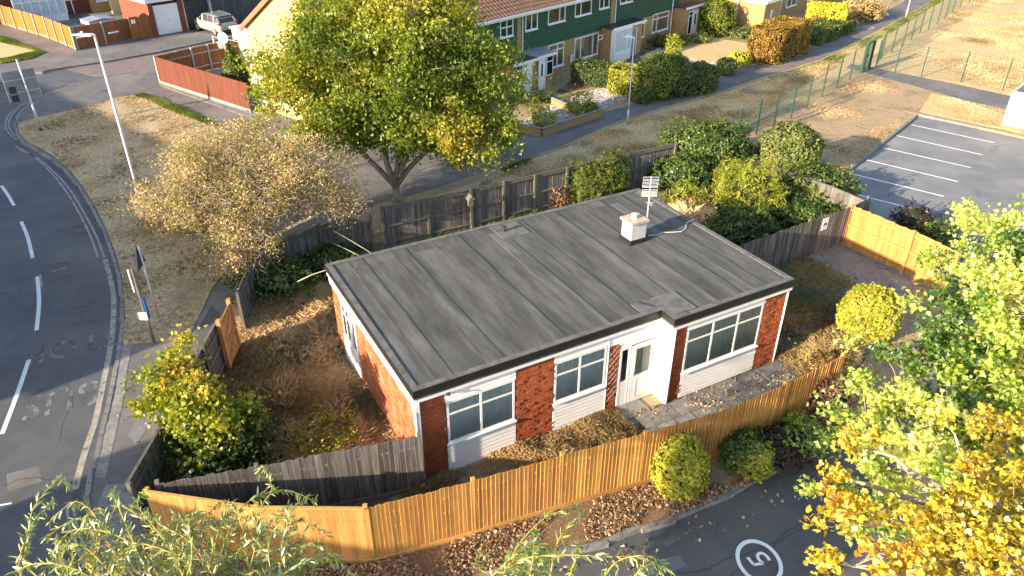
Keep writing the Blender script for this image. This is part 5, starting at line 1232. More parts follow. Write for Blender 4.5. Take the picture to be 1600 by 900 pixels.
def hedge(name, label, a, b, wd, h, leafm, lsize, dens, core='core', tb=0., cat='hedge', group='hedges in the terrace front gardens', rnd=.1, top=None):
    """clipped hedge from a to b"""
    a = Vector(a); b = Vector(b); L = (b-a).length; an = atan2(b.y-a.y,b.x-a.x); m_ = (a+b)/2
    root = empty(name, (m_.x,m_.y,0), an, label, cat, group); hx, hy = L/2, wd/2
    area = 2*(L+wd)*h+L*wd; n = int(area*dens)
    u = RNG.uniform(-1,1,n); v = RNG.uniform(-1,1,n); f = RNG.choice(5, n, p=np.array([L*h,L*h,wd*h,wd*h,L*wd])/(2*L*h+2*wd*h+L*wd))
    X = np.where(f<2, u*hx, np.where(f==2, hx, np.where(f==3,-hx,u*hx))); Y = np.where(f==0,-hy,np.where(f==1,hy,v*hy)); 
    Z = np.where(f<4, (v*.5+.5)*h, h); Y = np.where((f==2)|(f==3), u*hy, Y)
    N_ = np.stack([np.where(f==2,1,np.where(f==3,-1,0)), np.where(f==0,-1,np.where(f==1,1,0)), (f==4)*1.0],1).astype(float)
    P = np.stack([X,Y,Z],1); nn = nz(P,.8,m_.x)*rnd*2 + nz(P,2.5,m_.y)*rnd
    rd = np.clip(1-(np.maximum(0,np.abs(X)/hx-.8)*1.2)**2-(np.maximum(0,Z/h-.8)*1.2)**2,0.8,1)
    P = P*np.stack([rd,rd,rd],1) + N_*nn[:,None] + RNG.normal(size=P.shape)*.03; P[:,2] = np.maximum(P[:,2],.02)
    tt = np.clip(.45+tb+nz(P,.9,3)*.5+RNG.normal(size=n)*.2,0,1)
    leaves('foliage', P, lsize, M[leafm], root, 'oval', tt, .3, dirs=N_, spread=.7)
    s_ = .88; k = .07  # dark block added within the hedge to stop light passing
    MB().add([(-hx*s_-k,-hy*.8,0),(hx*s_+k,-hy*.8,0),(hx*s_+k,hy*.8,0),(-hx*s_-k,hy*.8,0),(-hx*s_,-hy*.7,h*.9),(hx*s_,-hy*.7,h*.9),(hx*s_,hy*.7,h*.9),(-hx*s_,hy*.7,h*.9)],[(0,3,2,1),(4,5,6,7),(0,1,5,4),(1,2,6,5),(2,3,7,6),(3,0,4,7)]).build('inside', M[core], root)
    return root

RNG = np.random.default_rng(21)
# --- big maple behind the house
bx_, by_ = G2(620,314)
tree('maple_tree', 'large spreading maple with yellow green leaves behind the rear fence', (bx_,by_),
     [(-5.3,32.0,6.0,4.5,4.0,3.4),(-8.7,31.8,5.0,2.4,2.4,2.2),(-2.3,31.6,5.3,2.8,2.8,2.6),(-3.6,30.6,3.6,2.6,1.9,1.5),(-1.6,31.0,3.4,2.0,1.8,1.7),(-4.6,32.8,8.2,3.0,3,1.8),(-7.4,31.7,7.0,1.7,1.8,1.5),(-7.0,31.0,3.6,2.0,1.6,1.2),(-3.4,30.8,2.9,2.3,1.5,1.1),(-7.6,31.2,2.9,1.6,1.3,.9),(-5.2,30.6,3.5,2.0,1.0,1.0)],
     'l_maple', .135, 1000, 115, .36, .19, 'bark', 'lobed', .7, 8, upz=3.6, shell=.40, up=.25, zmin=1.6, tintsc=.3)
# --- thorn tree, mostly twigs
bx_, by_ = G2(408,436)
TH = [(-9.9,25.2,3.1,3.1,2.5,1.25),(-12.1,25.2,2.6,1.8,1.7,1.0),(-8.0,25.6,3.5,2.4,2.0,1.3),(-10.6,26.8,3.8,2.5,2,1.1),(-13.6,24.6,1.9,.9,.9,.6),(-9.4,22.9,1.8,1.5,1.0,.9),(-10.9,25.0,2.6,2.2,2.0,1.2),(-6.3,25.4,2.7,1.2,1.2,.8)]
th = tree('thorn_tree', 'dry autumn thorn tree of tangled tan twigs leaning over the verge and rear fence', (bx_,by_), TH, 'l_thorn', .08, 600, 74, .32, .17, 'barkl', 'oval', 1.2, 9, shell=.5, up=.3, zmin=.8, tintsc=.5)
C, D = lobes_pts(TH, 14000, .55); C = C[C[:,2] > .6]
V = []; Fc = []; T3 = []
d = RNG.normal(size=C.shape); d[:,2] -= .35; d /= np.linalg.norm(d,axis=1)[:,None]; Lg = RNG.uniform(.15,.6,len(C))
s_ = np.cross(d, RNG.normal(size=C.shape)); s_ /= np.linalg.norm(s_,axis=1)[:,None]; s2_ = np.cross(d, s_)
wv = RNG.uniform(.006,.012,len(C)); mid = C + d*(Lg*.5)[:,None] + s_*RNG.normal(size=len(C))[:,None]*.05
V = np.stack([C+s_*wv[:,None], C-s_*wv[:,None], C+s2_*wv[:,None]*1.4, mid+s_*wv[:,None]*.7, mid-s_*wv[:,None]*.7, mid+s2_*wv[:,None], C+d*Lg[:,None]],1).reshape(-1,3)-np.array((bx_,by_,0))
ft = np.array([(0,1,4),(0,4,3),(1,2,5),(1,5,4),(2,0,3),(2,3,5),(3,4,6),(4,5,6),(5,3,6)])
me = np_mesh('twig', V, (ft[None]+(np.arange(len(C))*7)[:,None,None]).reshape(-1,3), M['barkl']); inst('twig', me, th, (0,0,0))['kind'] = 'stuff'
# fallen branches behind the house
for a,b,bw,lb in (((500,372,.6),(610,428,1.9),.2,'long pale bare branch leaning over the shaded corner behind the roof'),((520,360,1.2),(625,425,2.0),.1,'thin bare branch leaning from the thorn tree to the roof corner'),((465,440,1.6),(610,425,2.6),.7,'curved grey limb reaching from the thorn tree towards the roof edge')):
    p = G(*a); q = G(*b); tag(rel(MB().tube(bez(p,q,(0,0,bw),6),[.022,.02,.018,.015,.012,.008,.004],5), p).build('bare_branch', M['bark']), lb, 'branch').location = p
# --- yellow sapling by the roadside fence
bx_, by_ = G2(318,735)
tree('young_maple', 'yellow leaved young maple overhanging the roadside fence, green in its shaded lower half', (bx_,by_),
     [(-7.7,14.1,2.3,.85,.7,.6),(-8.5,15.2,2.6,.5,.5,.4),(-8.9,14.6,2.55,.5,.35,.25),(-8.6,14.1,2.3,.4,.35,.25),(-7.2,13.9,2.0,.6,.6,.5),(-8.3,15.7,2.8,.28,.28,.25),(-6.8,14.6,1.5,.55,.5,.45)],
     'l_yel', .10, 150, 60, .20, .05, 'barkd', 'maple', .5, 7, shell=.5, up=.5, tb=.15, tintsc=.6)
tree('sapling_shaded_half', 'shaded lower half of the yellow sapling, its shade put into dark green leaves', (bx_+.5,by_-.3),  # sapling's lower half, shade painted with darker leaves
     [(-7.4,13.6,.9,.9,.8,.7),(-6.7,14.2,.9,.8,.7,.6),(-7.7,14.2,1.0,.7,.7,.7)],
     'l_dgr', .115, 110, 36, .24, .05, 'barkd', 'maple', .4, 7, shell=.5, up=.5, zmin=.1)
# --- foreground right: green tree and gold tree
def lob(px,py,z,r,k=.75): 
    x,y,_ = G(px,py,z); return (x,y,z,r,r,r*k)
GT = [lob(*a) for a in [(1565,370,6,1.15),(1620,470,6,1.5),(1510,430,5.6,.95),(1470,520,5,1.15),(1400,560,4.8,.8),(1560,570,5,1.3),(1440,625,4.5,1.0),(1350,585,4.5,.65),(1345,690,3.8,.9),(1290,650,3.4,.55),(1270,745,3,.5),(1420,720,4,1.1),(1660,420,6,1.3),(1530,330,6.3,.5),(1340,520,4.6,.36),(1650,560,5,1.4),(1500,690,4,1.2),(1380,800,3.4,.9),(1270,850,3.0,.45),(1600,700,4,1.3),(1440,380,5.8,.3),(1500,325,6.4,.3)]]
tree('green_maple', 'big bright green maple filling the right edge in front of the car park', (13.6,14.2), GT, 'l_gr', .10, 440, 76, .19, .22, 'bark', 'maple', 2.6, 12, shell=.5, up=.35, tb=.05, tintsc=.7, zmin=1.2, branch_r=.018)
YT = [lob(*a) for a in [(1280,725,6.3,.17),(1240,760,6.2,.20),(1265,790,6.2,.16),(1330,705,6.4,.28),(1320,760,6.3,.30),(1360,700,6.5,.22),(1290,800,6.3,.22),(1350,790,6.3,.26),(1300,875,6.3,.30),(1380,880,6.4,.34),(1440,850,6.6,.42),(1470,790,6.7,.32),(1520,840,6.9,.5),(1590,800,7.0,.5),(1590,870,7.1,.6),(1480,890,6.8,.5),(1500,690,6.6,.28),(1560,660,6.7,.34),(1590,700,6.8,.34),(1450,700,6.5,.2),(1540,760,6.8,.34),(1470,750,6.6,.22),(1400,760,6.5,.2),(1640,760,7,.5),(1420,790,6.5,.24)]]
tree('gold_maple', 'golden yellow maple crown in the bottom right corner above the access road', (7.4,6.6), YT, 'l_gold', .08, 150, 50, .105, .16, 'barkl', 'maple', 4.6, 14, shell=.55, up=.35, tb=.02, tintsc=1.3, zmin=3, branch_r=.012, trunk_top=(7.2,7.4,5.2))
# --- willow in front, bottom left
wbx, wby = -3.6, 5.0
wr = empty('willow_tree', (wbx,wby,0), 0, 'weeping willow with yellow stems and silver green leaves along the bottom left edge', 'tree')
MB().tube([(0,0,-.1),(.05,.05,2.2),(0,.1,4.4)],[.24,.19,.12],9).build('trunk', M['bark'], wr, smooth=True); mb = MB()
WZ = 6.0; stems = []
def wst(pts, z0=5.6, z1=6.2, r=.010): 
    n = len(pts); out = []
    for i,(x,y) in enumerate(pts):
        z = z0+(z1-z0)*sin(pi*.5*min(1,i/(n-1)*1.4)) - .35*(i/(n-1))**3; out.append(G(x,y,z))
    stems.append((smooth3(out), r))
def smooth3(P,k=4):
    out=[]; n=len(P); P=[Vector(p) for p in P]
    for i in range(n-1):
        p0,p1,p2,p3=P[max(0,i-1)],P[i],P[i+1],P[min(n-1,i+2)]
        for s in range(k):
            t=s/k; out.append(.5*((2*p1)+(p2-p0)*t+(2*p0-5*p1+4*p2-p3)*t*t+(3*p1-p0-3*p2+p3)*t**3))
    out.append(P[-1]); return out
for pts in ([(250,930),(210,855),(160,830),(115,828),(90,850)],[(60,930),(30,895),(40,840),(60,805),(85,780)],[(35,880),(42,850),(50,800),(70,770),(95,745),(104,760)],
            [(240,920),(205,840),(180,780),(175,768)],[(300,930),(260,850),(215,790),(224,770)],[(330,930),(350,850),(380,790),(440,765),(495,785)],[(380,930),(400,850),(410,790),(425,765),(412,730),(404,740)],
            [(470,930),(440,870),(455,800),(475,780)],[(200,930),(150,870),(120,850),(100,860)],[(320,930),(330,870),(345,820),(360,800)],[(280,930),(300,870),(290,820),(270,800)],[(430,930),(420,850),(450,790)],
            [(180,930),(120,890),(60,880),(20,895)],[(350,930),(300,850),(250,820),(230,800)],[(250,900),(240,830),(190,790),(175,800)],[(400,930),(470,880),(520,870)],
            [(390,900),(380,830),(360,790),(350,830)],[(300,900),(280,870),(210,850),(190,900)],
            [(760,930),(805,880),(850,868),(920,868),(1000,872),(1045,890)],[(780,930),(805,860),(850,810),(890,795),(906,790)],[(930,930),(960,880),(1010,868),(1040,885)],[(860,900),(870,850),(890,820),(915,800)],[(740,930),(790,880),(830,850),(850,880)],[(820,930),(830,890),(835,850),(842,830)],[(890,900),(900,870),(905,850)],[(980,930),(1000,890),(1040,880)]):
    wst(pts)
for k in range(64):
    x = RNG.uniform(90,490); y = RNG.uniform(835,960); 
    if x > 380: y += 25
    a = RNG.uniform(-2.4,-.7); L = RNG.uniform(35,85); b = a+RNG.choice([-1,1])*RNG.uniform(.3,1.3)
    wst([(x,y),(x+L*.5*cos(a),y+L*.5*sin(a)),(x+L*cos((a+b)/2),y+L*sin((a+b)/2)),(x+L*cos(b)*1.3,y+L*.9*sin(b)+10)], z0=RNG.uniform(4.6,5.6), z1=RNG.uniform(5.4,6.2), r=.007)
for k in range(16):
    x = RNG.uniform(740,1020); y = RNG.uniform(885,960); a = RNG.uniform(-2.2,-.9); L = RNG.uniform(30,60)
    wst([(x,y),(x+L*.5*cos(a),y+L*.5*sin(a)),(x+L*cos(a+.4),y+L*sin(a)),(x+L*cos(a+.8)*1.2,y+L*.6*sin(a))], z0=RNG.uniform(4.6,5.4), z1=RNG.uniform(5.2,5.9), r=.007)
LPn, LT, LD = [], [], []
hub = Vector((wbx,wby+.3,4.3))
for si,(P, r) in enumerate(stems):
    n = len(P); mb.tube([(p.x-wbx,p.y-wby,p.z) for p in P], [r*(1-.75*i/(n-1)) for i in range(n)], 5, cap=False)
    if si < 26 or si % 3 == 0: mb.tube([(p[0]-wbx,p[1]-wby,p[2]) for p in bez(hub-Vector((0,0,(si%5)*.35)), tuple(P[0]), (0,0,.9-(si%3)*.5), 5)], [.035,.028,.02,.016,.013,.010], 5, cap=False)
    for i in range(1,n):
        a,b = P[i-1],P[i]; Ls = (b-a).length; dr = (b-a).normalized()
        for j in range(int(Ls/.017)+1):
            q = a.lerp(b, RNG.random()); LPn.append(tuple(q)); LD.append(tuple(dr))
LPn = np.array(LPn); LD = np.array(LD); N = len(LPn)
mb.build('branch', M['willowb'], wr)
t = LD*.9 + RNG.normal(size=(N,3))*.62; t[:,2] -= .25; t /= np.linalg.norm(t,axis=1)[:,None]
nrm = RNG.normal(size=(N,3))*.7; nrm[:,2] += 1; nrm -= t*(nrm*t).sum(1)[:,None]; nrm /= np.linalg.norm(nrm,axis=1)[:,None]; b_ = np.cross(t,nrm)
vs = np.array([(0,0,0),(.085,.35,.01),(.06,.75,-.06),(0,1,-.16),(-.06,.75,-.06),(-.085,.35,.01)]); ts = np.array([(0,1,5),(1,2,4),(1,4,5),(2,3,4)])
sz = RNG.uniform(.08,.165,N)
V = LPn[:,None,:] + sz[:,None,None]*(vs[None,:,0,None]*b_[:,None,:]+vs[None,:,1,None]*t[:,None,:]+vs[None,:,2,None]*nrm[:,None,:])
me = np_mesh('leaves', V.reshape(-1,3)-np.array((wbx,wby,0)), (ts[None]+(np.arange(N)*6)[:,None,None]).reshape(-1,3), M['l_wil'], np.repeat(np.clip(RNG.beta(2,2.4,N),0,1),6))
inst('crown', me, wr, (0,0,0))['kind'] = 'stuff'

# unseen leaf mass added below the frame to shade the orange fence's right half
WL = [(-5.0,4.6,5.0,1.8,1.6,1.8),(-4.2,4.0,3.6,1.5,1.5,1.5)]
Cw, _d = lobes_pts(WL, 15000, .5)
leaves('shade_leaves', Cw, .16, M['l_wil'], wr, 'oval', None, .1, org=(wbx,wby,0))
# --- clipped and garden shrubs
bush('clipped_conifer', 'rounded bright green conifer standing on the leaf litter in front of the orange fence', G2(1058,762), .70, 1.62, 'l_gcon', .085, 7500, 'lobed', rough=.13, pinch=.25, zc=.75, tb=.2, up=.5, nsc=5)
bush('golden_dome', 'large golden clipped conifer dome between the yard and the right hand maple', G2(1350,520), .95, 1.75, 'l_gcon', .10, 8500, 'lobed', rough=.05, zc=.7, tb=.22, up=.6, nsc=5)
bush('dark_shrub', 'dark shaded shrub against the orange fence to the right of the rounded conifer', G2(1160,727), .62, 1.0, 'l_ivy', .09, 2800, rough=.2)
bush('small_shrub', 'small yellow green shrub at the edge of the leaf litter beside the access road', G2(1178,742), .42, .95, 'l_gcon', .09, 1800, 'lobed', rough=.2, tb=-.1)
bush('purple_shrub', 'dark purple shrub in the shaded bed under the orange fence', G2(1215,712), .75, .65, 'l_purple', .08, 2600, rough=.25)
bush('faded_hydrangea', 'faded pinkish brown hydrangea against the end of the orange fence', G2(1290,655), .62, 1.35, 'l_brown', .075, 3200, rough=.22, tb=.2)
bush('green_shrub', 'bright green shrub under the maple at the end of the orange fence', G2(1245,700), .6, .8, 'l_gr', .10, 1500, 'lobed', rough=.3, tb=-.25, core=None)
bush('juniper', 'feathery yellow green juniper against the rear fence by the roof edge', G2(925,318), 1.25, 1.95, 'l_con', .16, 5200, 'narrow', rough=.3, ry=.8, zc=.8, tb=.1, up=.9)
bush('juniper', 'second juniper plume, taller and narrower, right of the feathery one', G2(955,306), .75, 2.15, 'l_con', .16, 2600, 'narrow', rough=.3, ry=.6, zc=.9, tb=.0, up=.9)
bush('rusty_plant', 'rust brown dead plant between the rear fence and the roof', G2(875,322), .45, 1.0, 'l_brown', .09, 700, rough=.4, core=None, tb=-.2)
bush('ivy_mound', 'large dark green ivy mound at the end of the rear fence', G2(1098,268), 2.2, 2.5, 'l_ivy', .12, 12000, rough=.22, ry=1.5)
bush('ivy_mound', 'smaller ivy covered mound below the large one, nearer the aerial', G2(1062,292), 1.3, 1.5, 'l_ivy', .12, 4200, rough=.25, ry=1.1)
bush('round_shrub', 'tall round topped shrub with pinkish seed heads beside the trodden ground', G2(1225,272), 1.45, 2.5, 'l_hedge', .12, 9000, rough=.12, ry=1.2, tb=.35, zc=1.4)
bush('lime_shrub', 'loose lime yellow shrub lit by the sun in the rear garden', G2(1163,345), 1.25, 2.6, 'l_lime', .16, 5200, 'narrow', rough=.35, ry=1.0, zc=1.5, tb=.05, up=.2, coref=.55)
bush('lime_shrub', 'narrow lime green shrub left of the loose yellow one', G2(1133,330), .7, 2.2, 'l_lime', .15, 2000, 'narrow', rough=.35, zc=1.3, tb=-.1, up=.2, core=None)
bush('bramble', 'wide tangle of bramble with yellowing leaves along the car park fence', G2(1262,318), 1.7, 1.75, 'l_ivy', .12, 7000, rough=.3, ry=1.2, tb=.25)
bush('bramble', 'low dark bramble filling the corner by the yard notice', G2(1262,352), 1.5, 1.0, 'l_ivy', .12, 5000, rough=.3, ry=.9, tb=.0)
bush('dark_shrub', 'dark green shrub behind the right roof edge below the lime shrub', G2(1150,382), 1.3, 1.45, 'l_ivy', .12, 4600, rough=.25, ry=.9)
bush('grey_shrub', 'small grey green shrub beside the old fence behind the roof', G2(1190,378), .6, .9, 'l_hedge', .10, 1300, rough=.3, tb=.1)
bush('spiky_plant', 'clump of long spiky leaves in front of the ivy mound', G2(1072,330), .75, 1.3, 'l_lime', .34, 420, 'narrow', rough=.3, core=None, tb=-.35, up=-.2)
bush('green_thicket', 'dark green undergrowth in the shaded corner below the thorn tree', G2(425,458), 1.3, 1.1, 'l_ivy', .11, 3600, rough=.35, ry=1.0, tb=.1)
bush('green_thicket', 'undergrowth between the thorn tree thicket and the back of the bungalow', G2(520,420), 1.2, .8, 'l_ivy', .11, 2600, rough=.35, ry=1.2, tb=-.1)
bush('yellow_weed', 'yellowish weedy shrub in the overgrown garden left of the brick wall', G2(510,690), .8, .75, 'l_gcon', .07, 1300, rough=.4, core=None, tb=-.15)
bush('weed_shrub', 'scrubby dry grey green weeds at the right end of the bungalow', G2(1255,470), 1.3, 1.2, 'l_hedge', .10, 4500, 'narrow', rough=.4, ry=1.2, tb=.1, core=None)
bush('dry_shrub', 'dry tan shrub in the sun between the patio and the orange fence end', G2(1288,590), .9, 1.05, 'l_thorn', .09, 3000, 'narrow', rough=.35, ry=.8, tb=.1, core='coreo', coref=.6)
bush('carpark_shrub', 'low reddish shrub showing over the orange fence by the car park', G2(1425,360), .8, 1.0, 'l_purple', .1, 1400, rough=.3)
bush('carpark_shrub', 'low dark green shrub showing over the orange fence by the car park', G2(1462,385), .8, 1.0, 'l_ivy', .1, 1600, rough=.3, tb=.2)
# terrace gardens
hedge('clipped_hedge', 'dark clipped hedge beside the first green house window', T2(-.3,-1.9), T2(.6,-4.8), 1.2, 1.5, 'l_hedge', .12, 260, tb=-.25)
bush('path_shrub', 'small dark shrub at the foot of the path lamp beside the gravel', G2(1002,160), .7, .9, 'l_hedge', .1, 1400, rough=.25)
bush('hedge_plume', 'pale green shoots standing above the tall rounded shrub', G2(1045,140), .5, 3.4, 'l_lime', .12, 900, rough=.3, core=None, zc=2.6)
hedge('clipped_hedge', 'sunlit yellow green clipped hedge right of the dark one', G2(955,142), G2(1003,150), 1.5, 1.75, 'l_gcon', .12, 260, tb=.15)
bush('tall_shrub', 'tall rounded shrub in the middle of the garden hedges behind the path lamp', G2(1025,150), 1.25, 2.7, 'l_con', .12, 6500, rough=.15, tb=.3, zc=1.2)
bush('tall_shrub', 'dark tall shrub immediately right of the sunlit rounded one', G2(1052,148), 1.1, 2.5, 'l_hedge', .12, 4500, rough=.12, zc=1.1, tb=-.1)
hedge('clipped_hedge', 'dull green clipped hedge nearest the path, left of the round bush', G2(1062,147), G2(1108,138), 1.7, 1.7, 'l_hedge', .12, 260, tb=.1)
bush('round_bush', 'small round clipped bush on the white gravel beside the path', G2(1133,116), .75, 1.15, 'l_hedge', .10, 2400, rough=.06, tb=.25)
bush('yellow_bush', 'small bright yellow bush beside the round clipped one', G2(1155,101), .8, .95, 'l_gy', .10, 1800, rough=.15)
hedge('rust_hedge', 'big rust orange hedge at the corner of the dry lawn', G2(1188,98), G2(1240,78), 2.4, 2.5, 'l_orange', .13, 260, core='coreo')
bush('rust_bush', 'rounded rust orange end of the big hedge nearest the lawn', G2(1193,97), 1.25, 2.35, 'l_orange', .13, 4200, core='coreo', rough=.15, zc=1.1)
hedge('yellow_hedge', 'brilliant yellow clipped hedge at the top of the picture', G2(1256,42), G2(1318,46), 2.2, 2.0, 'l_gy', .14, 260, tb=.1)
hedge('low_hedge', 'low dull green hedge in front of the brilliant yellow one', G2(1262,70), G2(1322,46), 1.6, 1.0, 'l_hedge', .12, 260, tb=.15)
bush('silver_shrub', 'silvery green shrub between the rust hedge and the yellow hedge', G2(1248,66), .9, 1.4, 'l_hedge', .12, 1800, rough=.25, tb=.45)
bush('flowering_shrub', 'dark shrub with red flowers between the yellow hedge and the low hedge', G2(1275,52), .8, 1.2, 'l_hedge', .11, 1600, rough=.25, tb=-.1)
bush('green_shrub', 'rounded bright green shrub against the tan brick side wall', G2(1117,54), 1.5, 2.8, 'l_lime', .14, 4200, rough=.15, tb=-.35, zc=1.3)
bush('wall_plant', 'low grey green planting at the foot of the tan brick wall', G2(1160,58), 1.2, .8, 'l_hedge', .12, 1800, rough=.3, tb=.2)
bush('dry_bush', 'dry tan bush in the far front garden at the top', G2(1350,30), 1.7, 1.5, 'l_thorn', .12, 3600, rough=.3, core='coreo', tb=.2)
bush('dry_bush', 'second paler dry bush left of the far one', G2(1335,26), 1.2, 1.6, 'l_thorn', .12, 2400, rough=.3, core='coreo', tb=.3)
bush('door_plant', 'low green plant under the third green house window', G2(1036,73), .9, .8, 'l_hedge', .11, 1400, rough=.3, tb=.1)
bush('door_plant', 'low green plant left of the brick porch step', G2(1062,70), .8, .7, 'l_hedge', .11, 1200, rough=.3)
bush('lawn_plant', 'spreading grey green plant on the dry lawn before the brick porch', G2(1092,66), .8, .7, 'l_hedge', .12, 1000, rough=.3, tb=.25, core=None)
bush('rose_bush', 'thin rose bush with red blooms inside the low brick wall', G2(905,178), .8, 1.3, 'l_lime', .10, 1400, rough=.35, core=None, tb=-.1)
bush('small_dome', 'small green dome in the brick planter by the path', G2(922,180), .5, .75, 'l_con', .09, 1500, rough=.08, tb=.1)
bush('gravel_plant', 'pale yellow green plant in the white gravel garden', G2(850,198), .6, 1.0, 'l_lime', .11, 900, rough=.3, core=None)
bush('gravel_plant', 'taller spindly plant behind the other one in the white gravel garden', G2(838,186), .4, 1.1, 'l_lime', .10, 400, rough=.3, core=None, tb=-.1)
bush('front_bed_plants', 'dark leafy bed under the first white porch doors', G2(833,158), 1.3, .55, 'l_hedge', .10, 1800, rough=.35, ry=.7, tb=-.1)
bush('yard_cypress', 'dark green cypress cone in the red fenced yard', G2(372,143), .95, 3.0, 'l_con', .11, 5200, rough=.10, zc=1.0, pinch=.75, tb=-.1)
p = G2(903,172); RNG = np.random.default_rng(5)
fr_ = empty('red_flowers', (*p,0), 0, 'red rose blooms above the low brick garden wall', 'flowers'); leaves('bloom', RNG.normal(size=(60,3))*.28+np.array([.3,0,1.15]), .12, M['l_flower'], fr_, 'oval')
p = G2(1270,50)
fr_ = empty('red_flowers', (*p,0), 0, 'red flowers on the dark shrub beside the yellow hedge', 'flowers'); leaves('bloom', RNG.normal(size=(30,3))*.2+np.array([-.2,-.4,1.2]), .14, M['l_flower'], fr_, 'oval')
# gravel gardens, lawn, low walls
def gravel(label, px, n, z=.02):
    poly = GL(px, 0); sheet('gravel_bed', poly, -.05, z, M['gravel'], label=label)
    pts = scatter(poly, n); P = np.concatenate([pts, np.full((n,1), z+.015)],1)
    o = leaves('gravel_chips', P, .10, M['l_stone'], None, 'oval', None, 1.5); o['label'] = 'loose stone chips of the '+label
gravel('white gravel garden inside the low brick wall', [(800,200),(862,165),(905,178),(925,182),(850,208),(830,200)], 5000)
gravel('pale gravel garden in front of the first green house', [(866,160),(960,132),(985,152),(940,172),(905,170)], 4500)
gravel('white gravel strip beside the dull green hedge', [(1000,90),(1035,72),(1065,92),(1150,104),(1120,118),(1060,98),(1010,100)], 2500)
sheet('front_lawn', GL([(1045,80),(1075,66),(1110,58),(1190,72),(1200,98),(1160,104),(1100,98)],0), -.05, .025, M['field'])
sheet('shaded_beds', GL([(860,150),(905,116),(960,100),(1000,78),(1045,62),(1060,68),(1040,82),(1000,95),(960,128)],0), -.05, .018, M['soil'])
sheet('front_gardens', GL([(1200,95),(1245,80),(1330,40),(1400,0),(1440,-20),(1300,-20),(1200,50),(1190,70)],0), -.05, .016, M['dry'])
lw = empty('garden_wall', (*G2(847,213),0), 0, 'low buff brick wall round the white gravel garden beside the path', 'wall')
org = G2(847,213)
bk_ = MB().box(0,.22,-.05,.05,0,.068).mesh('brick', M['ybrick2'])
def low_wall(pxs, h):
    P = GL(pxs, 0)
    for i in range(len(P)-1):
        a,b = Vector(P[i]),Vector(P[i+1]); L = (b-a).length; d = (b-a)/L; an = atan2(d.y,d.x)
        mbw = MB(); mbw.beam((a.x-org[0],a.y-org[1],h/2),(b.x-org[0],b.y-org[1],h/2),.08,h*.98); mbw.build('wall_core', M['mortar'], lw)
        for r_ in range(int(h/.078)):
            x = -.11*(r_%2)
            while x < L-.1: 
                p = a+d*max(x,0); inst('brick', bk_, lw, (p.x-org[0],p.y-org[1],r_*.078), (0,0,an)); x += .232
        MB().beam((a.x-org[0],a.y-org[1],h+.02),(b.x-org[0],b.y-org[1],h+.02),.16,.05).build('coping', M['conc'], lw)
low_wall([(800,203),(847,213),(940,182)], .42); low_wall([(862,162),(893,176),(912,188)], .36)
# ================================================================== GROUND COVER
RNG = np.random.default_rng(77)
def cover(name, label, px, n, h, wd, mat='l_grass', z0=.0, thr=-.15, sc=.6, tb=.0, clump=3, lean=.35, seed=1., world=None):
    poly = world or GL(px, 0); pts = scatter(poly, n); g = nz(pts, sc, seed); ok = g > thr + RNG.normal(size=len(pts))*.12; pts = pts[ok]; g = g[ok]
    tt = np.clip(.5+tb+nz(pts, .45, seed+9)*.8, 0, 1)
    return blades(name, pts, h, wd, M[mat], lean, tt, z0, clump, label, hv=np.clip(.7+g,.4,1.5))
cover('dry_grass', 'dry tufty grass on the verge', VERGE, 17000, .06, .025, z0=.02, tb=-.05, lean=.8)
cover('green_grass', 'green tufts on the shaded verge', VERGE, 5000, .07, .03, 'l_ggrass', z0=.02, thr=.12, sc=.5, tb=-.1, seed=4, lean=.8)
cover('long_dry_grass', 'long dry grass filling the overgrown left garden', [(395,470),(470,430),(520,440),(560,560),(640,680),(655,690),(500,760),(400,790),(330,800),(300,720),(340,600),(370,530)], 22000, .26, .013, z0=.0, thr=-.35, tb=-.05, lean=1.0, clump=4)
cover('green_weeds', 'green weeds in the overgrown left garden', [(395,470),(520,440),(560,560),(640,680),(500,760),(330,800),(300,720),(370,530)], 3500, .16, .02, 'l_ggrass', thr=.08, sc=.5, tb=-.15, seed=6, lean=.8)
cover('tall_dry_grass', 'tall pale dry grass in the middle of the overgrown left garden', [(430,480),(510,460),(560,600),(620,690),(520,730),(430,700),(420,600)], 3000, .30, .008, thr=-.05, sc=.9, tb=.15, lean=.7, clump=3, seed=12)
cover('dry_weeds', 'dry weeds along the front of the bungalow', [(664,752),(560,790),(575,800),(740,765),(1000,690),(960,640),(870,668),(812,695),(708,738)], 12000, .20, .007, thr=-.3, tb=-.30, lean=.6, clump=3, sc=1.4)
cover('patio_weeds', 'dry weeds between the patio slabs', [(1060,640),(1180,590),(1260,560),(1300,590),(1250,620),(1120,650)], 200, .11, .006, thr=.05, sc=1.5, tb=.2, lean=.9, clump=3)
cover('side_weeds', 'rank weeds at the right end of the bungalow', [(1212,560),(1245,404),(1300,430),(1370,455),(1340,560),(1290,610)], 8000, .30, .012, thr=-.3, tb=-.2, lean=.8, clump=4)
cover('pale_tall_grass', 'pale tall grass lit by the sun beyond the right roof edge', [(1030,320),(1075,305),(1110,330),(1120,370),(1090,370)], 1500, .6, .016, thr=-.3, tb=.35, lean=.7, clump=4)
cover('rear_undergrowth', 'undergrowth in the rear garden', [(640,382),(835,335),(1050,270),(1250,330),(1315,375),(1245,400),(1150,415)], 5000, .3, .02, 'l_ggrass', thr=-.1, tb=-.2, lean=.7)
cover('strip_grass', 'golden dry grass on the strip behind the rear fence', [(600,335),(784,272),(890,230),(978,191),(1132,147),(1204,124),(1286,97),(1320,95),(1130,215),(1040,250),(840,300),(650,345)], 15000, .12, .03, z0=.01, thr=-.3, tb=.08, lean=1.0)
cover('field_grass', 'dry grass of the playing field', [(1410,110),(1506,0),(1600,-20),(1620,150),(1577,148)], 14000, .10, .05, z0=.005, thr=-.2, sc=.25, tb=.1, lean=1.)
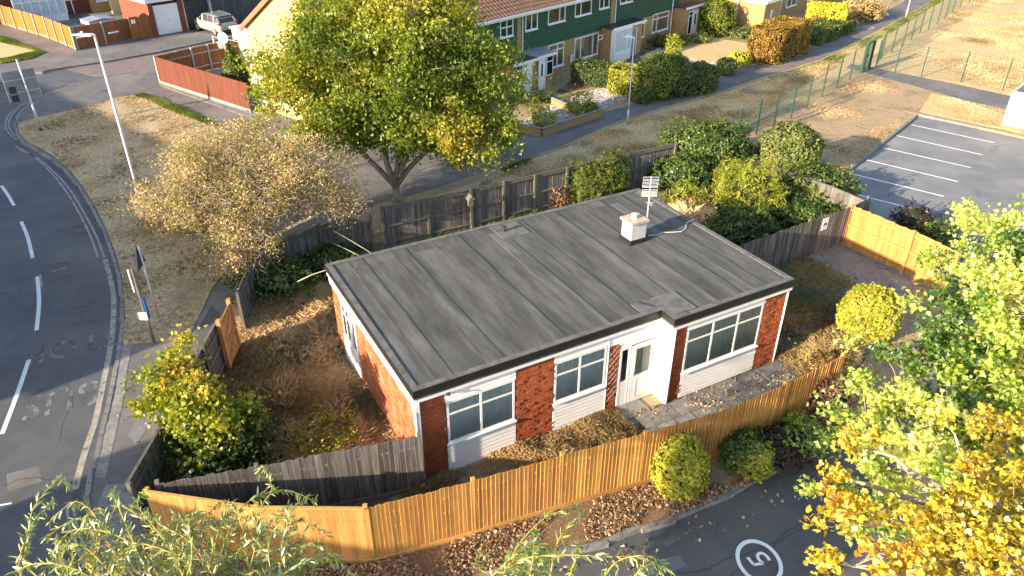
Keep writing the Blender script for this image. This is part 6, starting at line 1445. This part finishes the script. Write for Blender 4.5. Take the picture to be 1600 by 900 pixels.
cover('trodden_grass', 'sparse grass on the trodden ground by the car park', [(1150,230),(1350,118),(1577,175),(1600,205),(1435,176),(1300,284),(1250,265)], 11000, .06, .03, z0=.0, thr=-.1, sc=.3, tb=.0, lean=1.)
cover('fringe_grass', 'green fringe along the verge edge', [(210,150),(222,146),(252,153),(312,182),(348,196),(340,200),(270,175),(225,154)], 3200, .10, .04, 'l_ggrass', z0=.02, thr=-.6, tb=.05)
cover('fringe_grass', 'green fringe along the path edge', [(1200,122),(1286,94),(1378,48),(1460,0),(1475,0),(1385,55),(1292,104),(1210,128)], 4200, .09, .05, 'l_ggrass', z0=.01, thr=-.5, tb=.15)
cover('fringe_grass', 'green patch beside the path near the maple', [(781,262),(828,246),(834,254),(790,272)], 500, .07, .03, 'l_ggrass', z0=.01, thr=-.5, tb=.05)
cover('bank_grass', 'green edge of the grass bank at the top left', [(0,56),(30,66),(70,82),(48,92),(0,100),(0,92),(40,84),(58,80),(0,66)], 3500, .10, .06, 'l_ggrass', z0=.01, thr=-.5, tb=.1)
# fallen leaves
def litter(label, px, n, size=.075, z=.03, thr=-.3, tb=0.):
    pts = scatter(GL(px, 0), n); g = nz(pts, .9, 3.3); pts = pts[g > thr+RNG.normal(size=len(pts))*.1]
    P = np.concatenate([pts, (z+RNG.uniform(0,.05,len(pts)))[:,None]],1)
    o = leaves('fallen_leaves', P, size, M['l_litter'], None, 'lobed', np.clip(RNG.beta(1.8,1.7,len(pts))+tb,0,1), 1.0); o['label'] = label
LB = [(300,880),(400,876),(575,884),(800,822),(1008,760),(1060,775),(1130,768),(1087,788),(1032,812),(970,830),(935,845),(850,865),(775,888),(640,930)]
litter('brown fallen leaves between the orange fence and the kerb', LB, 9500, .062, thr=-.12)
litter('larger curled leaves on the bed along the kerb', LB, 1500, .10, thr=.0)
litter('fallen leaves round the rounded conifer', [(1000,765),(1060,735),(1140,765),(1100,790),(1020,815)], 1500, .085)
litter('fallen leaves by the small shrub at the road edge', [(1140,758),(1190,735),(1250,705),(1240,725),(1200,745),(1160,765)], 650, .085)
litter('leaves drifted along the left road gutter', [(146,720),(163,660),(176,605),(182,608),(168,672),(152,740),(138,775),(134,770)], 1100, .07, z=-.10, tb=.05)
litter('scattered leaves on the verge edge', [(170,360),(195,360),(205,450),(190,520),(183,500),(185,430)], 450, .06, z=-.02, thr=0)
litter('scattered leaves on the access road', [(850,885),(1010,835),(1180,765),(1260,740),(1220,800),(1000,895)], 60, .10, z=-.10, thr=-1)
litter('leaves on the verge below the thorn tree', VERGE, 900, .05, z=.05, thr=0)
litter('scattered leaves on the pavement', [(160,760),(190,600),(300,540),(262,650),(205,755)], 26, .08, z=.01, thr=-1)
litter('leaves on the patio and along the house', [(960,650),(1040,630),(1180,580),(1260,560),(1230,610),(1080,670)], 420, .07, z=.03, thr=-.2)
litter('leaf bits in the left garden', [(395,470),(520,440),(640,680),(500,760),(330,800),(370,530)], 300, .06, z=.05, thr=-.2, tb=-.2)

# ================================================================== UNSEEN HOUSES ADDED OUTSIDE THE FRAME TO SHADE THE ROAD
def shade_house(px, py, L, Wd, h, ridge, ang, label):
    o = empty('unseen_shade_house', (px,py,0), ang, label, 'house', 'unseen houses added to cast shade')
    MB().add([(0,0,-.2),(L,0,-.2),(L,Wd,-.2),(0,Wd,-.2),(0,0,h),(L,0,h),(L,Wd,h),(0,Wd,h),(0,Wd/2,ridge),(L,Wd/2,ridge)],[(0,1,5,4),(2,3,7,6),(1,2,6,9,5),(3,0,4,8,7),(0,3,2,1)]).build('wall', M['ybrick2'], o)
    MB().add([(-.3,-.4,h-.1),(L+.3,-.4,h-.1),(L+.3,Wd/2,ridge+.1),(-.3,Wd/2,ridge+.1),(L+.3,Wd+.4,h-.1),(-.3,Wd+.4,h-.1)],[(0,1,2,3),(3,2,4,5)]).build('roof', M['rtile'], o)
    for k in range(int(L/4)):
        for z0 in (.9,3.4): window(o, k*4+1, k*4+2.8, 0, z0, z0+1.2, [k*4+1.9], None, M['dark'], fr=.07, drape=False)
    return o
AX = Vector((.795,.607)); 
shade_house(-56.5, 31.5, 37.5, 8, 5.4, 8.3, -radians(40), 'unseen tan brick terrace added left of the frame to shade the road and verge')
shade_house(-30.5, -1.5, 10, 8, 5.4, 8.3, -radians(48), 'unseen tan brick house added at the lower left outside the frame to shade the road')
